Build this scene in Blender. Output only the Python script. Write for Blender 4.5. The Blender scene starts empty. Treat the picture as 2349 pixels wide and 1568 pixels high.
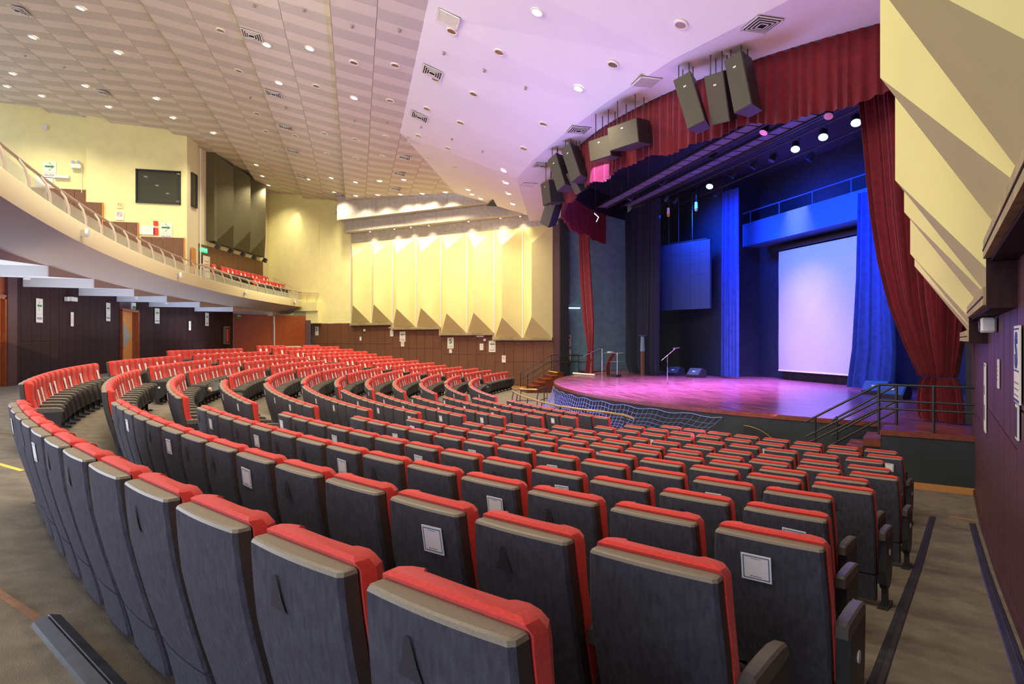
import bpy, math, random
import numpy as np
from mathutils import Vector, Matrix
random.seed(7)
PI = math.pi
C = bpy.context.scene.collection
scene = bpy.context.scene

# ------------------------------------------------------------------ camera, world, exposure, large lights
CAMP = Vector((21.469, -27.109, 2.82))
cam_d = bpy.data.cameras.new('camera'); cam = bpy.data.objects.new('camera', cam_d); C.objects.link(cam)
cam.location = CAMP; cam.rotation_euler = (PI/2, 0, math.radians(76))
cam_d.sensor_width = 36.0; cam_d.lens = 1430*36/2349; cam_d.clip_start = .05; cam_d.clip_end = 300
cam_d.shift_y = (784-779.2)/2349*-1
scene.camera = cam
scene.view_settings.view_transform = 'Standard'; scene.view_settings.look = 'None'
scene.view_settings.gamma = 1; scene.view_settings.use_curve_mapping = False
scene.view_settings.exposure = 0.0
w = bpy.data.worlds.new('world'); scene.world = w; w.use_nodes = True
w.node_tree.nodes['Background'].inputs[0].default_value = (.80, .83, 1.0, 1)
w.node_tree.nodes['Background'].inputs[1].default_value = 1.1

def light(name, kind, loc, energy, color, target=None, size=1., size_y=None, angle=None, blend=.5, spread=None):
    d = bpy.data.lights.new(name, kind); d.energy = energy; d.color = color
    if kind == 'AREA':
        d.size = size
        if size_y: d.shape = 'RECTANGLE'; d.size_y = size_y
        if spread: d.spread = math.radians(spread)
    else: d.shadow_soft_size = size
    if kind == 'SPOT': d.spot_size = math.radians(angle); d.spot_blend = blend
    o = bpy.data.objects.new(name, d); C.objects.link(o); o.location = loc
    if target is not None: o.rotation_euler = (Vector(target)-Vector(loc)).to_track_quat('-Z', 'Y').to_euler()
    else: o.rotation_euler = (0, 0, 0)
    return o
# unseen warm fill lamps, added high over the rear of the hall
light('warm_fill', 'AREA', (19, -29.5, 10.6), 950, (1, .89, .66), (-14, -22, 4), 5, 2.5)
light('warm_fill', 'AREA', (8, -31, 11.8), 1000, (1, .89, .66), (-2, -24, 0), 8, 3)
light('ceiling_fill', 'AREA', (-4, -30, 3.2), 270, (1, .74, .42), (-6, -32, 14), 24, 8)  # unseen upward fill, added to brighten the tiled ceiling
light('rear_left_fill', 'AREA', (13, -36.6, 3.0), 420, (.78, .84, 1), (15, -28, 1.0), 5, 1.8)  # added cool fill from the rear left for the seat backs
light('rear_fill', 'AREA', (27, -33.5, 4.0), 420, (.84, .88, 1), (4, -22, .8), 6, 3)  # added cool fill behind the camera, lifts seat backs and cards
# violet and blue stage wash; footlights: added unseen uplight in place of glow off the stage floor
light('stage_glow_fill', 'AREA', (3.5, -21.3, 1.0), 700, (.36, .38, 1), (3.5, -20.6, 10.), 9, .6)
light('magenta_fill', 'AREA', (10.2, -18.9, 1.3), 150, (1, .42, .72), (5, -22.5, 11.), 5, 1)
light('blue_wash', 'AREA', (0, -12.8, 9.0), 1700, (.0, .08, 1), (0, -8.2, 4.5), 12, .8, spread=120)
light('magenta_wash', 'SPOT', (5.5, -13.2, 8.8), 2800, (1, .28, .66), (3.2, -16.3, 1.07), .25, angle=58, blend=.9)
light('violet_floor_wash', 'AREA', (1, -14.6, 8.5), 2600, (.52, .30, 1), (0, -14.9, 0), 12, 1.2, spread=80)
light('screen_light', 'SPOT', (2.5, -17.6, 7.6), 170, (.40, .45, 1), (.06, -8.9, 4.0), .2, angle=37, blend=.25)
light('fly_gallery_light', 'SPOT', (3.0, -12.2, 8.4), 110, (.01, .14, 1), (1.2, -9.6, 7.4), .2, angle=95, blend=.8)
# cool fluorescent light under the balcony
for x in (12.0, 5.5, -2.5, -9.0, -15.5):
    light('underbalcony_light', 'AREA', (x, -35.2, 4.3), 34, (.74, .84, 1), (x, -35.0, 0), 2.4, .8)
light('underbalcony_bounce', 'AREA', (-4, -35.3, 1.9), 330, (.62, .76, 1), (-4, -35.2, 5), 28, 1.0, spread=120)

# ------------------------------------------------------------------ materials
MATS = {}
def mat(name, col, rough=.6, metal=0., noise=0., nscale=20., bump=0., bscale=200., emit=None, es=1., spec=.5, streak=None, alpha=None, trans=0., sheen=0.):
    if name in MATS: return MATS[name]
    m = bpy.data.materials.new(name); m.use_nodes = True; nt = m.node_tree; b = nt.nodes['Principled BSDF']
    b.inputs['Base Color'].default_value = (*col, 1); b.inputs['Roughness'].default_value = rough; b.inputs['Metallic'].default_value = metal
    b.inputs['Specular IOR Level'].default_value = spec
    if trans: b.inputs['Transmission Weight'].default_value = trans
    if alpha is not None: b.inputs['Alpha'].default_value = alpha
    if sheen: b.inputs['Sheen Weight'].default_value = sheen
    tc = nt.nodes.new('ShaderNodeTexCoord')
    if noise:
        mp = nt.nodes.new('ShaderNodeMapping'); nt.links.new(tc.outputs['Object'], mp.inputs[0])
        if streak: mp.inputs['Scale'].default_value = streak
        n = nt.nodes.new('ShaderNodeTexNoise'); n.inputs['Scale'].default_value = nscale; n.inputs['Detail'].default_value = 5
        nt.links.new(mp.outputs[0], n.inputs['Vector'])
        r = nt.nodes.new('ShaderNodeValToRGB'); lo = [max(0, c*(1-noise)) for c in col]; hi = [min(1, c*(1+noise)) for c in col]
        r.color_ramp.elements[0].position = .3; r.color_ramp.elements[1].position = .7
        r.color_ramp.elements[0].color = (*lo, 1); r.color_ramp.elements[1].color = (*hi, 1)
        nt.links.new(n.outputs[0], r.inputs[0]); nt.links.new(r.outputs[0], b.inputs['Base Color'])
    if bump:
        n2 = nt.nodes.new('ShaderNodeTexNoise'); n2.inputs['Scale'].default_value = bscale; n2.inputs['Detail'].default_value = 3
        nt.links.new(tc.outputs['Object'], n2.inputs['Vector'])
        bp = nt.nodes.new('ShaderNodeBump'); bp.inputs['Strength'].default_value = bump; bp.inputs['Distance'].default_value = .02
        nt.links.new(n2.outputs[0], bp.inputs['Height']); nt.links.new(bp.outputs[0], b.inputs['Normal'])
    if emit: b.inputs['Emission Color'].default_value = (*emit, 1); b.inputs['Emission Strength'].default_value = es
    MATS[name] = m; return m
M_shell = mat('charcoal fabric', (.050, .049, .072), .85, noise=.35, nscale=60, bump=.5, bscale=500, streak=(1, 1, .25))
M_trim = mat('warm lit top plastic', (.20, .165, .12), .5, noise=.12, nscale=150)  # the shell's dark plastic, warm light from above put into its colour
M_side = mat('dark side plastic', (.050, .042, .036), .55, noise=.2, nscale=120)
M_red = mat('red upholstery', (.66, .026, .014), .8, noise=.15, nscale=90, bump=.35, bscale=600, sheen=.2)
M_black = mat('black plastic', (.022, .022, .026), .45)
M_arm = mat('armrest plastic', (.10, .09, .078), .42, noise=.15, nscale=160)
M_card = mat('white card', (.90, .90, .92), .5)
M_cardblue = mat('blue print', (.03, .16, .34), .5)
M_grey = mat('grey print', (.25, .25, .3), .6)
M_redprint = mat('red print', (.65, .04, .04), .6)
M_carpet = mat('brown grey carpet', (.19, .158, .122), .95, noise=.22, nscale=5, bump=.7, bscale=170)
M_carpetbits = mat('carpet seam', (.05, .045, .04), .9)
M_rubber = mat('dark rubber', (.030, .032, .045), .38, noise=.4, nscale=9)
M_yellow = mat('yellow tape', (.75, .50, .03), .5)
M_plank = mat('dark plum wood panel', (.150, .062, .030), .55, noise=.22, nscale=6, streak=(6, 6, 1), bump=.08, bscale=80)
M_plankr = mat('wood panel in purple light', (.080, .028, .036), .5, noise=.16, nscale=6, streak=(6, 6, 1), bump=.06, bscale=80)  # same wood as the left wall, purple stage light put into its colour
M_groove = mat('groove dark red', (.16, .010, .016), .6)
M_backpl = mat('maroon brown plank', (.030, .009, .012), .7, spec=.25, noise=.25, nscale=5, streak=(5, 5, 1))
M_backgr = mat('plank joint', (.12, .06, .08), .5)
M_wains = mat('brown wainscot', (.17, .075, .035), .55, noise=.2, nscale=5, streak=(5, 5, 1))
M_cream = mat('cream yellow paint', (.83, .77, .37), .75, noise=.04, nscale=2)
M_panel = mat('acoustic panel paint', (.72, .65, .28), .7, noise=.03, nscale=2)
M_ledge = mat('ledge concrete', (.42, .33, .17), .8, noise=.25, nscale=6)
M_conc = mat('raw concrete beam', (.46, .42, .36), .85, noise=.14, nscale=5)
M_jdark = mat('joint', (.10, .09, .08), .8)
M_tileA = mat('pale ceiling tile', (.66, .585, .49), .85, noise=.05, nscale=30, bump=.2, bscale=60)
M_tileB = mat('grey ceiling tile', (.535, .48, .41), .85, noise=.08, nscale=40, bump=.3, bscale=60)
M_ceil = mat('smooth ceiling paint', (.80, .76, .76), .75, noise=.02, nscale=1)
M_ceilstep = mat('ceiling riser', (.62, .50, .28), .8)  # yellow light along the ceiling steps is put into this colour
M_olive = mat('olive acoustic panel', (.105, .092, .045), .8, noise=.12, nscale=12)
M_white = mat('white plastic', (.75, .74, .72), .45)
M_metal = mat('brushed metal', (.45, .42, .38), .35, metal=.9)
M_chrome = mat('chrome', (.7, .7, .75), .18, metal=1)
M_rail = mat('beige handrail', (.52, .42, .33), .4, metal=.2)
M_glass = mat('balcony glass', (.62, .66, .50), .08, alpha=.35, spec=.6)
M_winglass = mat('dark window glass', (.045, .05, .028), .02, spec=1)
M_black2 = mat('matt black', (.012, .012, .016), .8)
M_stagewall = mat('stage wall blue light tint', (.013, .020, .040), .8, noise=.2, nscale=3)  # black wall with the blue stage light put into its base colour
M_sidewall = mat('slate side wall', (.15, .26, .32), .8, noise=.15, nscale=3)
M_deck = mat('lacquered stage floor', (.26, .075, .110), .24, noise=.75, nscale=2.2, streak=(.5, 7, 1), bump=.05, bscale=12, spec=.7)
M_woodtrim = mat('orange brown wood', (.17, .036, .014), .35, noise=.25, nscale=8)
M_fascia = mat('dark green grey fascia', (.018, .025, .029), .75, noise=.25, nscale=2)
M_velvet = mat('crimson velvet', (.145, .001, .008), .85, noise=.25, nscale=6, sheen=.15)
M_bluecloth = mat('stage blue cloth', (.015, .045, .22), .85, noise=.2, nscale=5)
M_blackcloth = mat('black stage cloth', (.008, .011, .030), .85)
M_screen = mat('white screen cloth', (.46, .46, .50), .8)
M_led = mat('led wall face', (.035, .06, .10), .5, noise=.25, nscale=150)
M_gallery = mat('gallery blue light tint', (.02, .09, .30), .7)  # blue stage light is put into the gallery's base colour
M_spk = mat('speaker grille', (.075, .066, .045), .7, noise=.2, nscale=200)
M_orange = mat('varnished orange wood', (.62, .24, .045), .4, noise=.2, nscale=5, streak=(5, 5, 1))
M_dkorange = mat('dark varnished wood', (.28, .060, .016), .35, noise=.25, nscale=5, streak=(5, 5, 1))
M_base = mat('baseboard wood', (.50, .22, .06), .5)
M_brass = mat('brass', (.55, .38, .14), .35, metal=.8)
M_green = mat('sign green', (.01, .20, .05), .6)
M_cyan = mat('lit green exit sign', (.02, .5, .3), .5, emit=(.02, .9, .45), es=1.2)
M_signw = mat('sign white', (.78, .76, .66), .5)
M_rope = mat('blue white net cord', (.12, .18, .45), .6)
M_lamp = mat('downlight lamp', (1, 1, 1), .5, emit=(1, .86, .62), es=9)
M_lampring = mat('downlight rim', (.78, .74, .68), .4)
M_lampoff = mat('downlight reflector', (.35, .28, .22), .25, metal=.8)
M_blueled = mat('blue stage lamp', (.2, .4, 1), .5, emit=(.16, .36, 1), es=9)
M_tube = mat('fluorescent tube', (1, 1, 1), .5, emit=(.6, .85, 1), es=1.6)
M_soffit = mat('white soffit', (.70, .73, .78), .8)
M_gap = mat('gap dark', (.03, .025, .02), .9)
M_bag = mat('black bag', (.012, .012, .014), .6)
M_beige = mat('beige lining', (.55, .40, .28), .8)
M_strip = mat('violet slat', (.12, .11, .17), .5)

# ------------------------------------------------------------------ mesh helpers
def tag(o, label=None, cat=None, group=None, kind=None):
    if label: o['label'] = label
    if cat: o['category'] = cat
    if group: o['group'] = group
    if kind: o['kind'] = kind
    return o
def empty(name, loc=(0, 0, 0), rz=0., label=None, cat=None, group=None, kind=None, mw=None):
    o = bpy.data.objects.new(name, None); C.objects.link(o); o.empty_display_size = .1
    if mw is not None: o.matrix_world = mw
    else: o.location = loc; o.rotation_euler = (0, 0, rz)
    return tag(o, label, cat, group, kind)
class MB:
    def __init__(s): s.v = []; s.f = []; s.m = []
    def add(s, vs, fs, mi=0, M=None):
        n = len(s.v)
        s.v += [tuple(M @ Vector(p)) if M is not None else tuple(p) for p in vs]
        for i, f in enumerate(fs):
            s.f.append(tuple(n+j for j in f)); s.m.append(mi if not isinstance(mi, (list, tuple)) else mi[i])
        return s
    def box(s, c, d, mi=0, M=None, top=1., topy=None):
        x, y, z = c; a, b, h = d[0]/2, d[1]/2, d[2]/2; t = top; u = top if topy is None else topy
        vs = [(x-a, y-b, z-h), (x+a, y-b, z-h), (x+a, y+b, z-h), (x-a, y+b, z-h), (x-a*t, y-b*u, z+h), (x+a*t, y-b*u, z+h), (x+a*t, y+b*u, z+h), (x-a*t, y+b*u, z+h)]
        return s.add(vs, [(3, 2, 1, 0), (4, 5, 6, 7), (0, 1, 5, 4), (1, 2, 6, 5), (2, 3, 7, 6), (3, 0, 4, 7)], mi, M)
    def bevbox(s, c, d, r, mi=0, M=None):
        # box with chamfered vertical and horizontal edges: three stacked octagon rings
        x, y, z = c; a, b, h = d[0]/2, d[1]/2, d[2]/2
        def ring(a, b, zz): return [(x-a+r, y-b, zz), (x+a-r, y-b, zz), (x+a, y-b+r, zz), (x+a, y+b-r, zz), (x+a-r, y+b, zz), (x-a+r, y+b, zz), (x-a, y+b-r, zz), (x-a, y-b+r, zz)]
        R = [ring(a-r*.7, b-r*.7, z-h), ring(a, b, z-h+r), ring(a, b, z+h-r), ring(a-r*.7, b-r*.7, z+h)]
        return s.loft(R, mi, M)
    def loft(s, R, mi=0, M=None, cap=True, close=True):
        n = len(R[0]); vs = [p for r in R for p in r]; fs = []
        for i in range(len(R)-1):
            for j in range(n if close else n-1):
                k = (j+1) % n; fs.append((i*n+j, i*n+k, (i+1)*n+k, (i+1)*n+j))
        if cap: fs.append(tuple(range(n))[::-1]); fs.append(tuple((len(R)-1)*n+j for j in range(n)))
        return s.add(vs, fs, mi, M)
    def tube(s, pts, r, n=8, mi=0, M=None, cap=True):
        P = [Vector(p) for p in pts]; R = []
        rr = r if isinstance(r, (list, tuple)) else [r]*len(P)
        up = None
        for i, p in enumerate(P):
            t = (P[min(i+1, len(P)-1)]-P[max(i-1, 0)]).normalized()
            if up is None: up = Vector((0, 0, 1)) if abs(t.z) < .9 else Vector((1, 0, 0))
            a = t.cross(up).normalized(); b = a.cross(t).normalized()
            R.append([tuple(p+(a*math.cos(2*PI*j/n)+b*math.sin(2*PI*j/n))*rr[i]) for j in range(n)])
        return s.loft(R, mi, M, cap)
    def cyl(s, p0, p1, r0, r1=None, n=12, mi=0, M=None): return s.tube([p0, p1], [r0, r1 if r1 is not None else r0], n, mi, M)
    def quad(s, a, b, c, d, mi=0): return s.add([a, b, c, d], [(0, 1, 2, 3)], mi)
    def prism(s, poly, z0, z1, mi=0, M=None):
        n = len(poly); vs = [(x, y, z0) for x, y in poly]+[(x, y, z1) for x, y in poly]
        fs = [tuple(range(n))[::-1], tuple(range(n, 2*n))]+[(i, (i+1) % n, n+(i+1) % n, n+i) for i in range(n)]
        return s.add(vs, fs, mi, M)
    def mesh(s, name, mats, smooth=False, ang=42):
        me = bpy.data.meshes.new(name); me.from_pydata(s.v, [], s.f)
        for m in (mats if isinstance(mats, (list, tuple)) else [mats]): me.materials.append(m)
        me.polygons.foreach_set('material_index', s.m)
        if smooth:
            me.polygons.foreach_set('use_smooth', [True]*len(me.polygons))
            me.set_sharp_from_angle(angle=math.radians(ang))
        me.update(); return me
    def obj(s, name, mats, parent=None, smooth=False, **k):
        return link(name, s.mesh(name, mats, smooth), parent, **k)
def link(name, me, parent=None, M=None, label=None, cat=None, group=None, kind=None):
    o = bpy.data.objects.new(name, me); C.objects.link(o)
    if parent is not None: o.parent = parent
    if M is not None: o.matrix_basis = M
    return tag(o, label, cat, group, kind)
def frame(o, n, z=None):
    """local x = right as seen by someone facing the wall, local -y = out of the wall, z up"""
    n = Vector((n[0], n[1], 0)).normalized(); x = (-n).cross(Vector((0, 0, 1))); y = -n
    return Matrix(((x.x, y.x, 0, o[0]), (x.y, y.y, 0, o[1]), (0, 0, 1, o[2]), (0, 0, 0, 1)))
def text_mesh(s, size, font_bold=.0, depth=.004):
    cu = bpy.data.curves.new('txt', 'FONT'); cu.body = s; cu.size = size; cu.align_x = 'CENTER'; cu.align_y = 'CENTER'; cu.extrude = depth; cu.offset = font_bold; cu.resolution_u = 3
    o = bpy.data.objects.new('txt', cu); C.objects.link(o); dg = bpy.context.evaluated_depsgraph_get()
    me = bpy.data.meshes.new_from_object(o.evaluated_get(dg)); bpy.data.objects.remove(o); return me
RX90 = Matrix.Rotation(PI/2, 4, 'X')
def text(name, s, size, parent, x, z, y, m, bold=.0, sx=1.):
    me = text_mesh(s, size, bold); me.materials.clear(); me.materials.append(m)
    return link(name, me, parent, Matrix.Translation((x, y, z)) @ RX90 @ Matrix.Diagonal((sx, 1, 1, 1)))
ORD = ['first', 'second', 'third', 'fourth', 'fifth', 'sixth', 'seventh', 'eighth', 'ninth', 'tenth', 'eleventh', 'twelfth', 'thirteenth', 'fourteenth', 'fifteenth', 'sixteenth', 'seventeenth', 'eighteenth', 'nineteenth', 'twentieth']
# hall side walls: plan line from the stage corner towards the rear; t along it, o out into the room
def W(side, t, o=0., z=0.):
    s = 1 if side == 'R' else -1
    return Vector((s*(12.5+.6626*t-.749*o), -16.2-.749*t-.6626*o, z))
WN = {'R': (-.749, -.6626), 'L': (.749, -.6626)}

# ------------------------------------------------------------------ raked floor
RK = [33.63, 32.69, 31.74, 30.74, 29.75, 28.78, 27.81, 26.84, 25.89, 24.92, 23.95, 22.97, 34.57, 35.5]
HK = [.586, .736, .874, 1.018, 1.134, 1.251, 1.371, 1.489, 1.585, 1.661, 1.739, 1.817, .43, .34]
EYE, SH = 2.82, 1.0
FZ = [EYE-h-SH for h in HK]                                        # floor height of each row (last two are the rows behind the rearmost)
prof = sorted([(RK[k]-.3, FZ[k]) for k in range(14)])
def floor_z(R):
    if R <= prof[0][0]: return 0.
    return float(np.interp(R, [p[0] for p in prof], [p[1] for p in prof]))
fl = MB(); phis = np.radians(np.arange(-62, 76.1, 2.)); rs = [14, 18, 20, 22]+[p[0] for p in prof]+[37, 41, 48]
for i, r in enumerate(rs):
    for p in phis: fl.v.append((r*math.sin(p), -r*math.cos(p), floor_z(r)))
n = len(phis)
for i in range(len(rs)-1):
    for j in range(n-1): fl.f.append((i*n+j, (i+1)*n+j, (i+1)*n+j+1, i*n+j+1)); fl.m.append(0)
fl.obj('floor', M_carpet, smooth=True, kind='structure')

# ------------------------------------------------------------------ ceiling
EL = [(-25.3, 11.6), (-27.83, 12.07), (-30.8, 12.93), (-33.9, 13.79), (-36.96, 14.24), (-40.03, 14.6), (-43.1, 15.0), (-46.2, 15.4)]
ST = .25
ceiling = empty('ceiling', kind='structure')
cb = MB()
for k in range(len(EL)-1):
    (y0, z0), (y1, z1) = EL[k], EL[k+1]; s = 0 if k == 0 else ST; xl = -5.42 if k == 0 else -34; xr = 26
    up = .03
    cb.quad((xl, y0, z0+s+up), (xr, y0, z0+s+up), (xr, y1, z1+up), (xl, y1, z1+up), 0)
    if k: cb.quad((xl, y0, z0-.01), (xr, y0, z0-.01), (xr, y0, z0+s+up), (xl, y0, z0+s+up), 1)
cb.add([(-5.42, -25.27, 11.63), (-15.2, -21.45, 11.53), (-21.4, -27.83, 12.1), (-5.42, -27.83, 12.1)], [(0, 1, 2), (0, 2, 3)], 0)
cb.obj('tile_backing', [M_gap, M_ceilstep], ceiling)
ring = [(-10.5, -18.9), (-7.4, -20.05), (-4.34, -20.47), (-1.5, -20.55), (1.43, -20.4), (4.5, -20.1), (7.56, -19.58), (10.6, -18.6), (13.2, -17.4)]
sm = MB(); xs = [-5.42, -5.42, -5.42, -1.5, 1.43, 4.5, 7.56, 10.6, 14]
for i in range(2, 8):
    sm.add([(xs[i], -25.3, 11.6), (xs[i+1], -25.3, 11.6), (*ring[i+1], 9.7), (*ring[i], 9.7)], [(0, 1, 2), (0, 2, 3)])
sm.add([(14, -25.3, 11.6), (26, -25.3, 11.6), (26, -22, 10.9), (13.2, -17.4, 9.7)], [(0, 1, 3), (1, 2, 3)])
sm.obj('front_slope', M_ceil, ceiling)
MB().add([(-5.42, -25.27, 11.6), (-15.2, -21.45, 11.5), (-13.1, -17.5, 9.95), (-4.34, -20.47, 9.7)], [(0, 1, 2), (0, 2, 3)]).obj('side_slope', M_ceil, ceiling)
lo = MB(); varc = [(1.1+14.0*math.sin(math.radians(a)), -5.4-14.0*math.cos(math.radians(a))) for a in range(50, -52, -4)]
lp = [(-13.6, -17.3)]+ring[2:]+[(15, -15.5)]+varc+[(-12.9, -15.6)]
lo.prism(lp, 9.7, 9.76); lo.obj('front_ceiling', M_ceil, ceiling)
# ceiling tiles: 1.5 x 0.6 m acoustic tiles in two tones
def clip(poly, a, b):
    out = []
    def side(p): return (b[0]-a[0])*(p[1]-a[1])-(b[1]-a[1])*(p[0]-a[0])
    for i in range(len(poly)):
        p, q = poly[i], poly[(i+1) % len(poly)]; sp, sq = side(p), side(q)
        if sp >= 0: out.append(p)
        if (sp >= 0) != (sq >= 0): t = sp/(sp-sq); out.append((p[0]+(q[0]-p[0])*t, p[1]+(q[1]-p[1])*t))
    return out
def zplane(P):
    a, b, c = [Vector(p) for p in P]; nn = (b-a).cross(c-a); return lambda x, y: a.z-(nn.x*(x-a.x)+nn.y*(y-a.y))/nn.z
tiles = []
def add_tiles(poly, y0, y1, zf, cols, x0, x1, par):
    wy = (y1-y0)/cols; nx = int(math.ceil((x1-x0)/.6))
    for c in range(cols):
        for i in range(nx):
            xa, ya = x0+i*.6, y0+c*wy
            q = [(xa+.006, ya+wy-.006), (xa+.594, ya+wy-.006), (xa+.594, ya-.0+.006), (xa+.006, ya+.006)]
            if wy > 0: q = q[::-1]
            q = [(xa+.006, min(ya, ya+wy)+.006), (xa+.594, min(ya, ya+wy)+.006), (xa+.594, max(ya, ya+wy)-.006), (xa+.006, max(ya, ya+wy)-.006)]
            if poly:
                for a, b in zip(poly, poly[1:]+poly[:1]):
                    q = clip(q, a, b)
                    if len(q) < 3: break
                if len(q) < 3: continue
            tiles.append((q, zf, (i+c+par) % 2))
def quadz(y0, z0, y1, z1): return lambda x, y: z0+(z1-z0)*(y-y0)/(y1-y0)
for k in range(len(EL)-1):
    (y0, z0), (y1, z1) = EL[k], EL[k+1]; s = 0 if k == 0 else ST
    add_tiles(None, y0, y1, quadz(y0, z0+s, y1, z1), 2, (-5.42 if k == 0 else -28.2), 9.0 if k else 7.2, k)
add_tiles([(-5.42, -25.27), (-15.2, -21.45), (-21.4, -27.83)], -27.83, -20.18, zplane([(-5.42, -25.27, 11.6), (-15.2, -21.45, 11.5), (-21.4, -27.83, 12.07)]), 6, -21.42, -5.42, 0)
add_tiles([(-5.42, -27.83), (-5.42, -25.27), (-21.4, -27.83)], -27.83, -20.18, zplane([(-5.42, -25.27, 11.6), (-5.42, -27.83, 12.07), (-21.4, -27.83, 12.07)]), 6, -21.42, -5.42, 0)
def vdepth(x, y): return (x-CAMP.x)*-math.sin(math.radians(76))+(y-CAMP.y)*math.cos(math.radians(76))
def tile_px(t):
    q = t[0]; cx = sum(p[0] for p in q)/len(q); cy = sum(p[1] for p in q)/len(q); z = t[1](cx, cy); D = vdepth(cx, cy)
    if D < 3: return 1e9
    X = (cx-CAMP.x)*math.cos(math.radians(76))+(cy-CAMP.y)*math.sin(math.radians(76))
    px = 1174.5+1430*X/D; py = 779.2-1430*(z-CAMP.z)/D
    return D if (-60 < px < 2400 and py > -40) else D+1000
tiles.sort(key=tile_px)
far_t = MB()
for i, (q, zf, par) in enumerate(tiles):
    drop = .004 if par else 0.
    vs = [(x, y, zf(x, y)-drop) for x, y in q]+[(x, y, zf(x, y)+.03) for x, y in q]; m = len(q)
    fs = [tuple(range(m)), tuple(range(m, 2*m))[::-1]]+[(j, m+j, m+(j+1) % m, (j+1) % m) for j in range(m)]
    if i < 298:
        MB().add(vs, fs).obj('tile', M_tileB if par else M_tileA, ceiling)
    else: far_t.add(vs, fs, par)
far_t.obj('far_tiles', [M_tileA, M_tileB], ceiling, kind='stuff')

# ------------------------------------------------------------------ side walls
PAIR = [0, 3.83, 7.65, 11.45, 15.0]; LZ = [2.93, 3.24, 3.62, 3.93]; LH = [2.8, 3.1, 3.45, 3.75]; JZ = [1.53, 1.93, 2.28, 2.55]
TOPZ = 9.38
def wall_quad(mb, side, t0, t1, o, z0, z1, mi=0):
    a, b = W(side, t0, o), W(side, t1, o); mb.quad((a.x, a.y, z0), (b.x, b.y, z0), (b.x, b.y, z1), (a.x, a.y, z1), mi)
def wall_box(mb, side, t0, t1, o0, o1, z0, z1, mi=0):
    P = [W(side, t0, o0), W(side, t1, o0), W(side, t1, o1), W(side, t0, o1)]
    mb.add([(p.x, p.y, z0) for p in P]+[(p.x, p.y, z1) for p in P], [(3, 2, 1, 0), (4, 5, 6, 7), (0, 1, 5, 4), (1, 2, 6, 5), (2, 3, 7, 6), (3, 0, 4, 7)], mi)
for side, nm in (('L', 'wall_left'), ('R', 'wall_right')):
    root = empty(nm, kind='structure'); tend = 25. if side == 'L' else 15.5
    b = MB(); wall_box(b, side, -.35, tend, -.35, -.03, -.3, 14.6 if side == 'L' else 12.4, 0)
    b.obj('groove_backing', M_groove if side == 'R' else M_jdark, root)
    if side == 'L':
        b = MB(); wall_box(b, side, 15.0, 18.0, -.02, .0, 3.96, 14.4); wall_box(b, side, 18.0, 25, -.02, .03, 3.96, 14.6)
        b.obj('upper_plaster', M_cream, root)
    mt = M_plankr if side == 'R' else M_plank
    wd = .638
    tt = 0.
    npl = 24 if side == 'R' else 29
    for i in range(npl):
        gp = .018 if side == 'R' else .010; t0 = i*wd+gp; t1 = (i+1)*wd-gp; pi = min(3, max(0, sum(1 for q in PAIR[1:4] if (t0+t1)/2 > q)))
        zt = LH[pi]+.02 if (t0+t1)/2 < 15 else 3.98
        R = W(side, (t0+t1)/2).length; zf = floor_z(R)
        zs = [zf+.02, JZ[pi]-1.36, JZ[pi], zt]
        if zs[1] < zf+.15: zs.pop(1)
        for a, c in zip(zs[:-1], zs[1:]):
            m = MB(); wall_box(m, side, t0, t1, -.028, random.uniform(-.001, .001), a+.009, c-.009); m.obj('panel', mt, root)
    # folded acoustic panels and their concrete ledges
    for pi in range(4):
        T0, T1 = PAIR[pi], PAIR[pi+1]; zb = LZ[pi]
        m = MB(); wall_box(m, side, T0, T1-.01, -.02, .22, zb-.13, zb+.02); m.obj('ledge', M_ledge, root)
        m = MB(); wall_box(m, side, T0, T1-.01, -.02, .17, zb-.16, zb-.13); wall_box(m, side, T0+.01, T1-.02, .16, .225, zb-.07, zb-.055)
        m.obj('ledge_soffit', M_jdark if side == 'L' else M_backpl, root)
        if pi < 3:
            m = MB(); wall_box(m, side, T1-.02, T1+.06, -.02, .2, zb-.16, LZ[pi+1]); m.obj('ledge_end', M_ledge if side == 'L' else M_backpl, root)
        for u in range(2):
            a = T0+(T1-T0)*u/2+.03; c = T0+(T1-T0)*(u+1)/2-.03; mid = (a+c)/2; pr = .89
            rb, rt = zb+1.2, TOPZ-1.1
            P = [W(side, a, .06, zb), W(side, c, .06, zb), W(side, c, .06, TOPZ), W(side, a, .06, TOPZ), W(side, mid, pr, rb), W(side, mid, pr, rt),
                 W(side, a, -.02, zb), W(side, c, -.02, zb), W(side, c, -.02, TOPZ), W(side, a, -.02, TOPZ)]
            m = MB(); m.add(P, [(0, 4, 5, 3), (1, 2, 5, 4), (0, 1, 4), (3, 5, 2), (0, 3, 9, 6), (1, 7, 8, 2), (0, 6, 7, 1), (3, 2, 8, 9)])
            m.obj('acoustic_panel', M_panel, root)
            m = MB(); wall_box(m, side, c, c+.06, -.02, .10, zb, TOPZ); m.obj('joint_strip', M_white if side == 'L' else M_cream, root)
    # stepped concrete beams over the panels
    for (o1, z0, z1, tl, tr) in ((.06, TOPZ, 10.06, -.3, 15.), (.65, 10.06, 10.80, 0.2, 15.1), (1.2, 10.80, 12.4, 2.0, 15.2)):
        if side == 'R': tl = -.3; tr = 15.3; z1 = min(z1, 11.6)
        nb = 12
        for i in range(nb):
            m = MB(); wall_box(m, side, tl+(tr-tl)*i/nb+.006, tl+(tr-tl)*(i+1)/nb-.006, -.02, o1, z0+.004, z1-.004); m.obj('beam_block', M_conc, root)
        m = MB(); wall_box(m, side, tl+.1, tr-.1, -.02, o1-.012, z0+.01, z1-.01); m.obj('beam_core', M_jdark, root)
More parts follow.
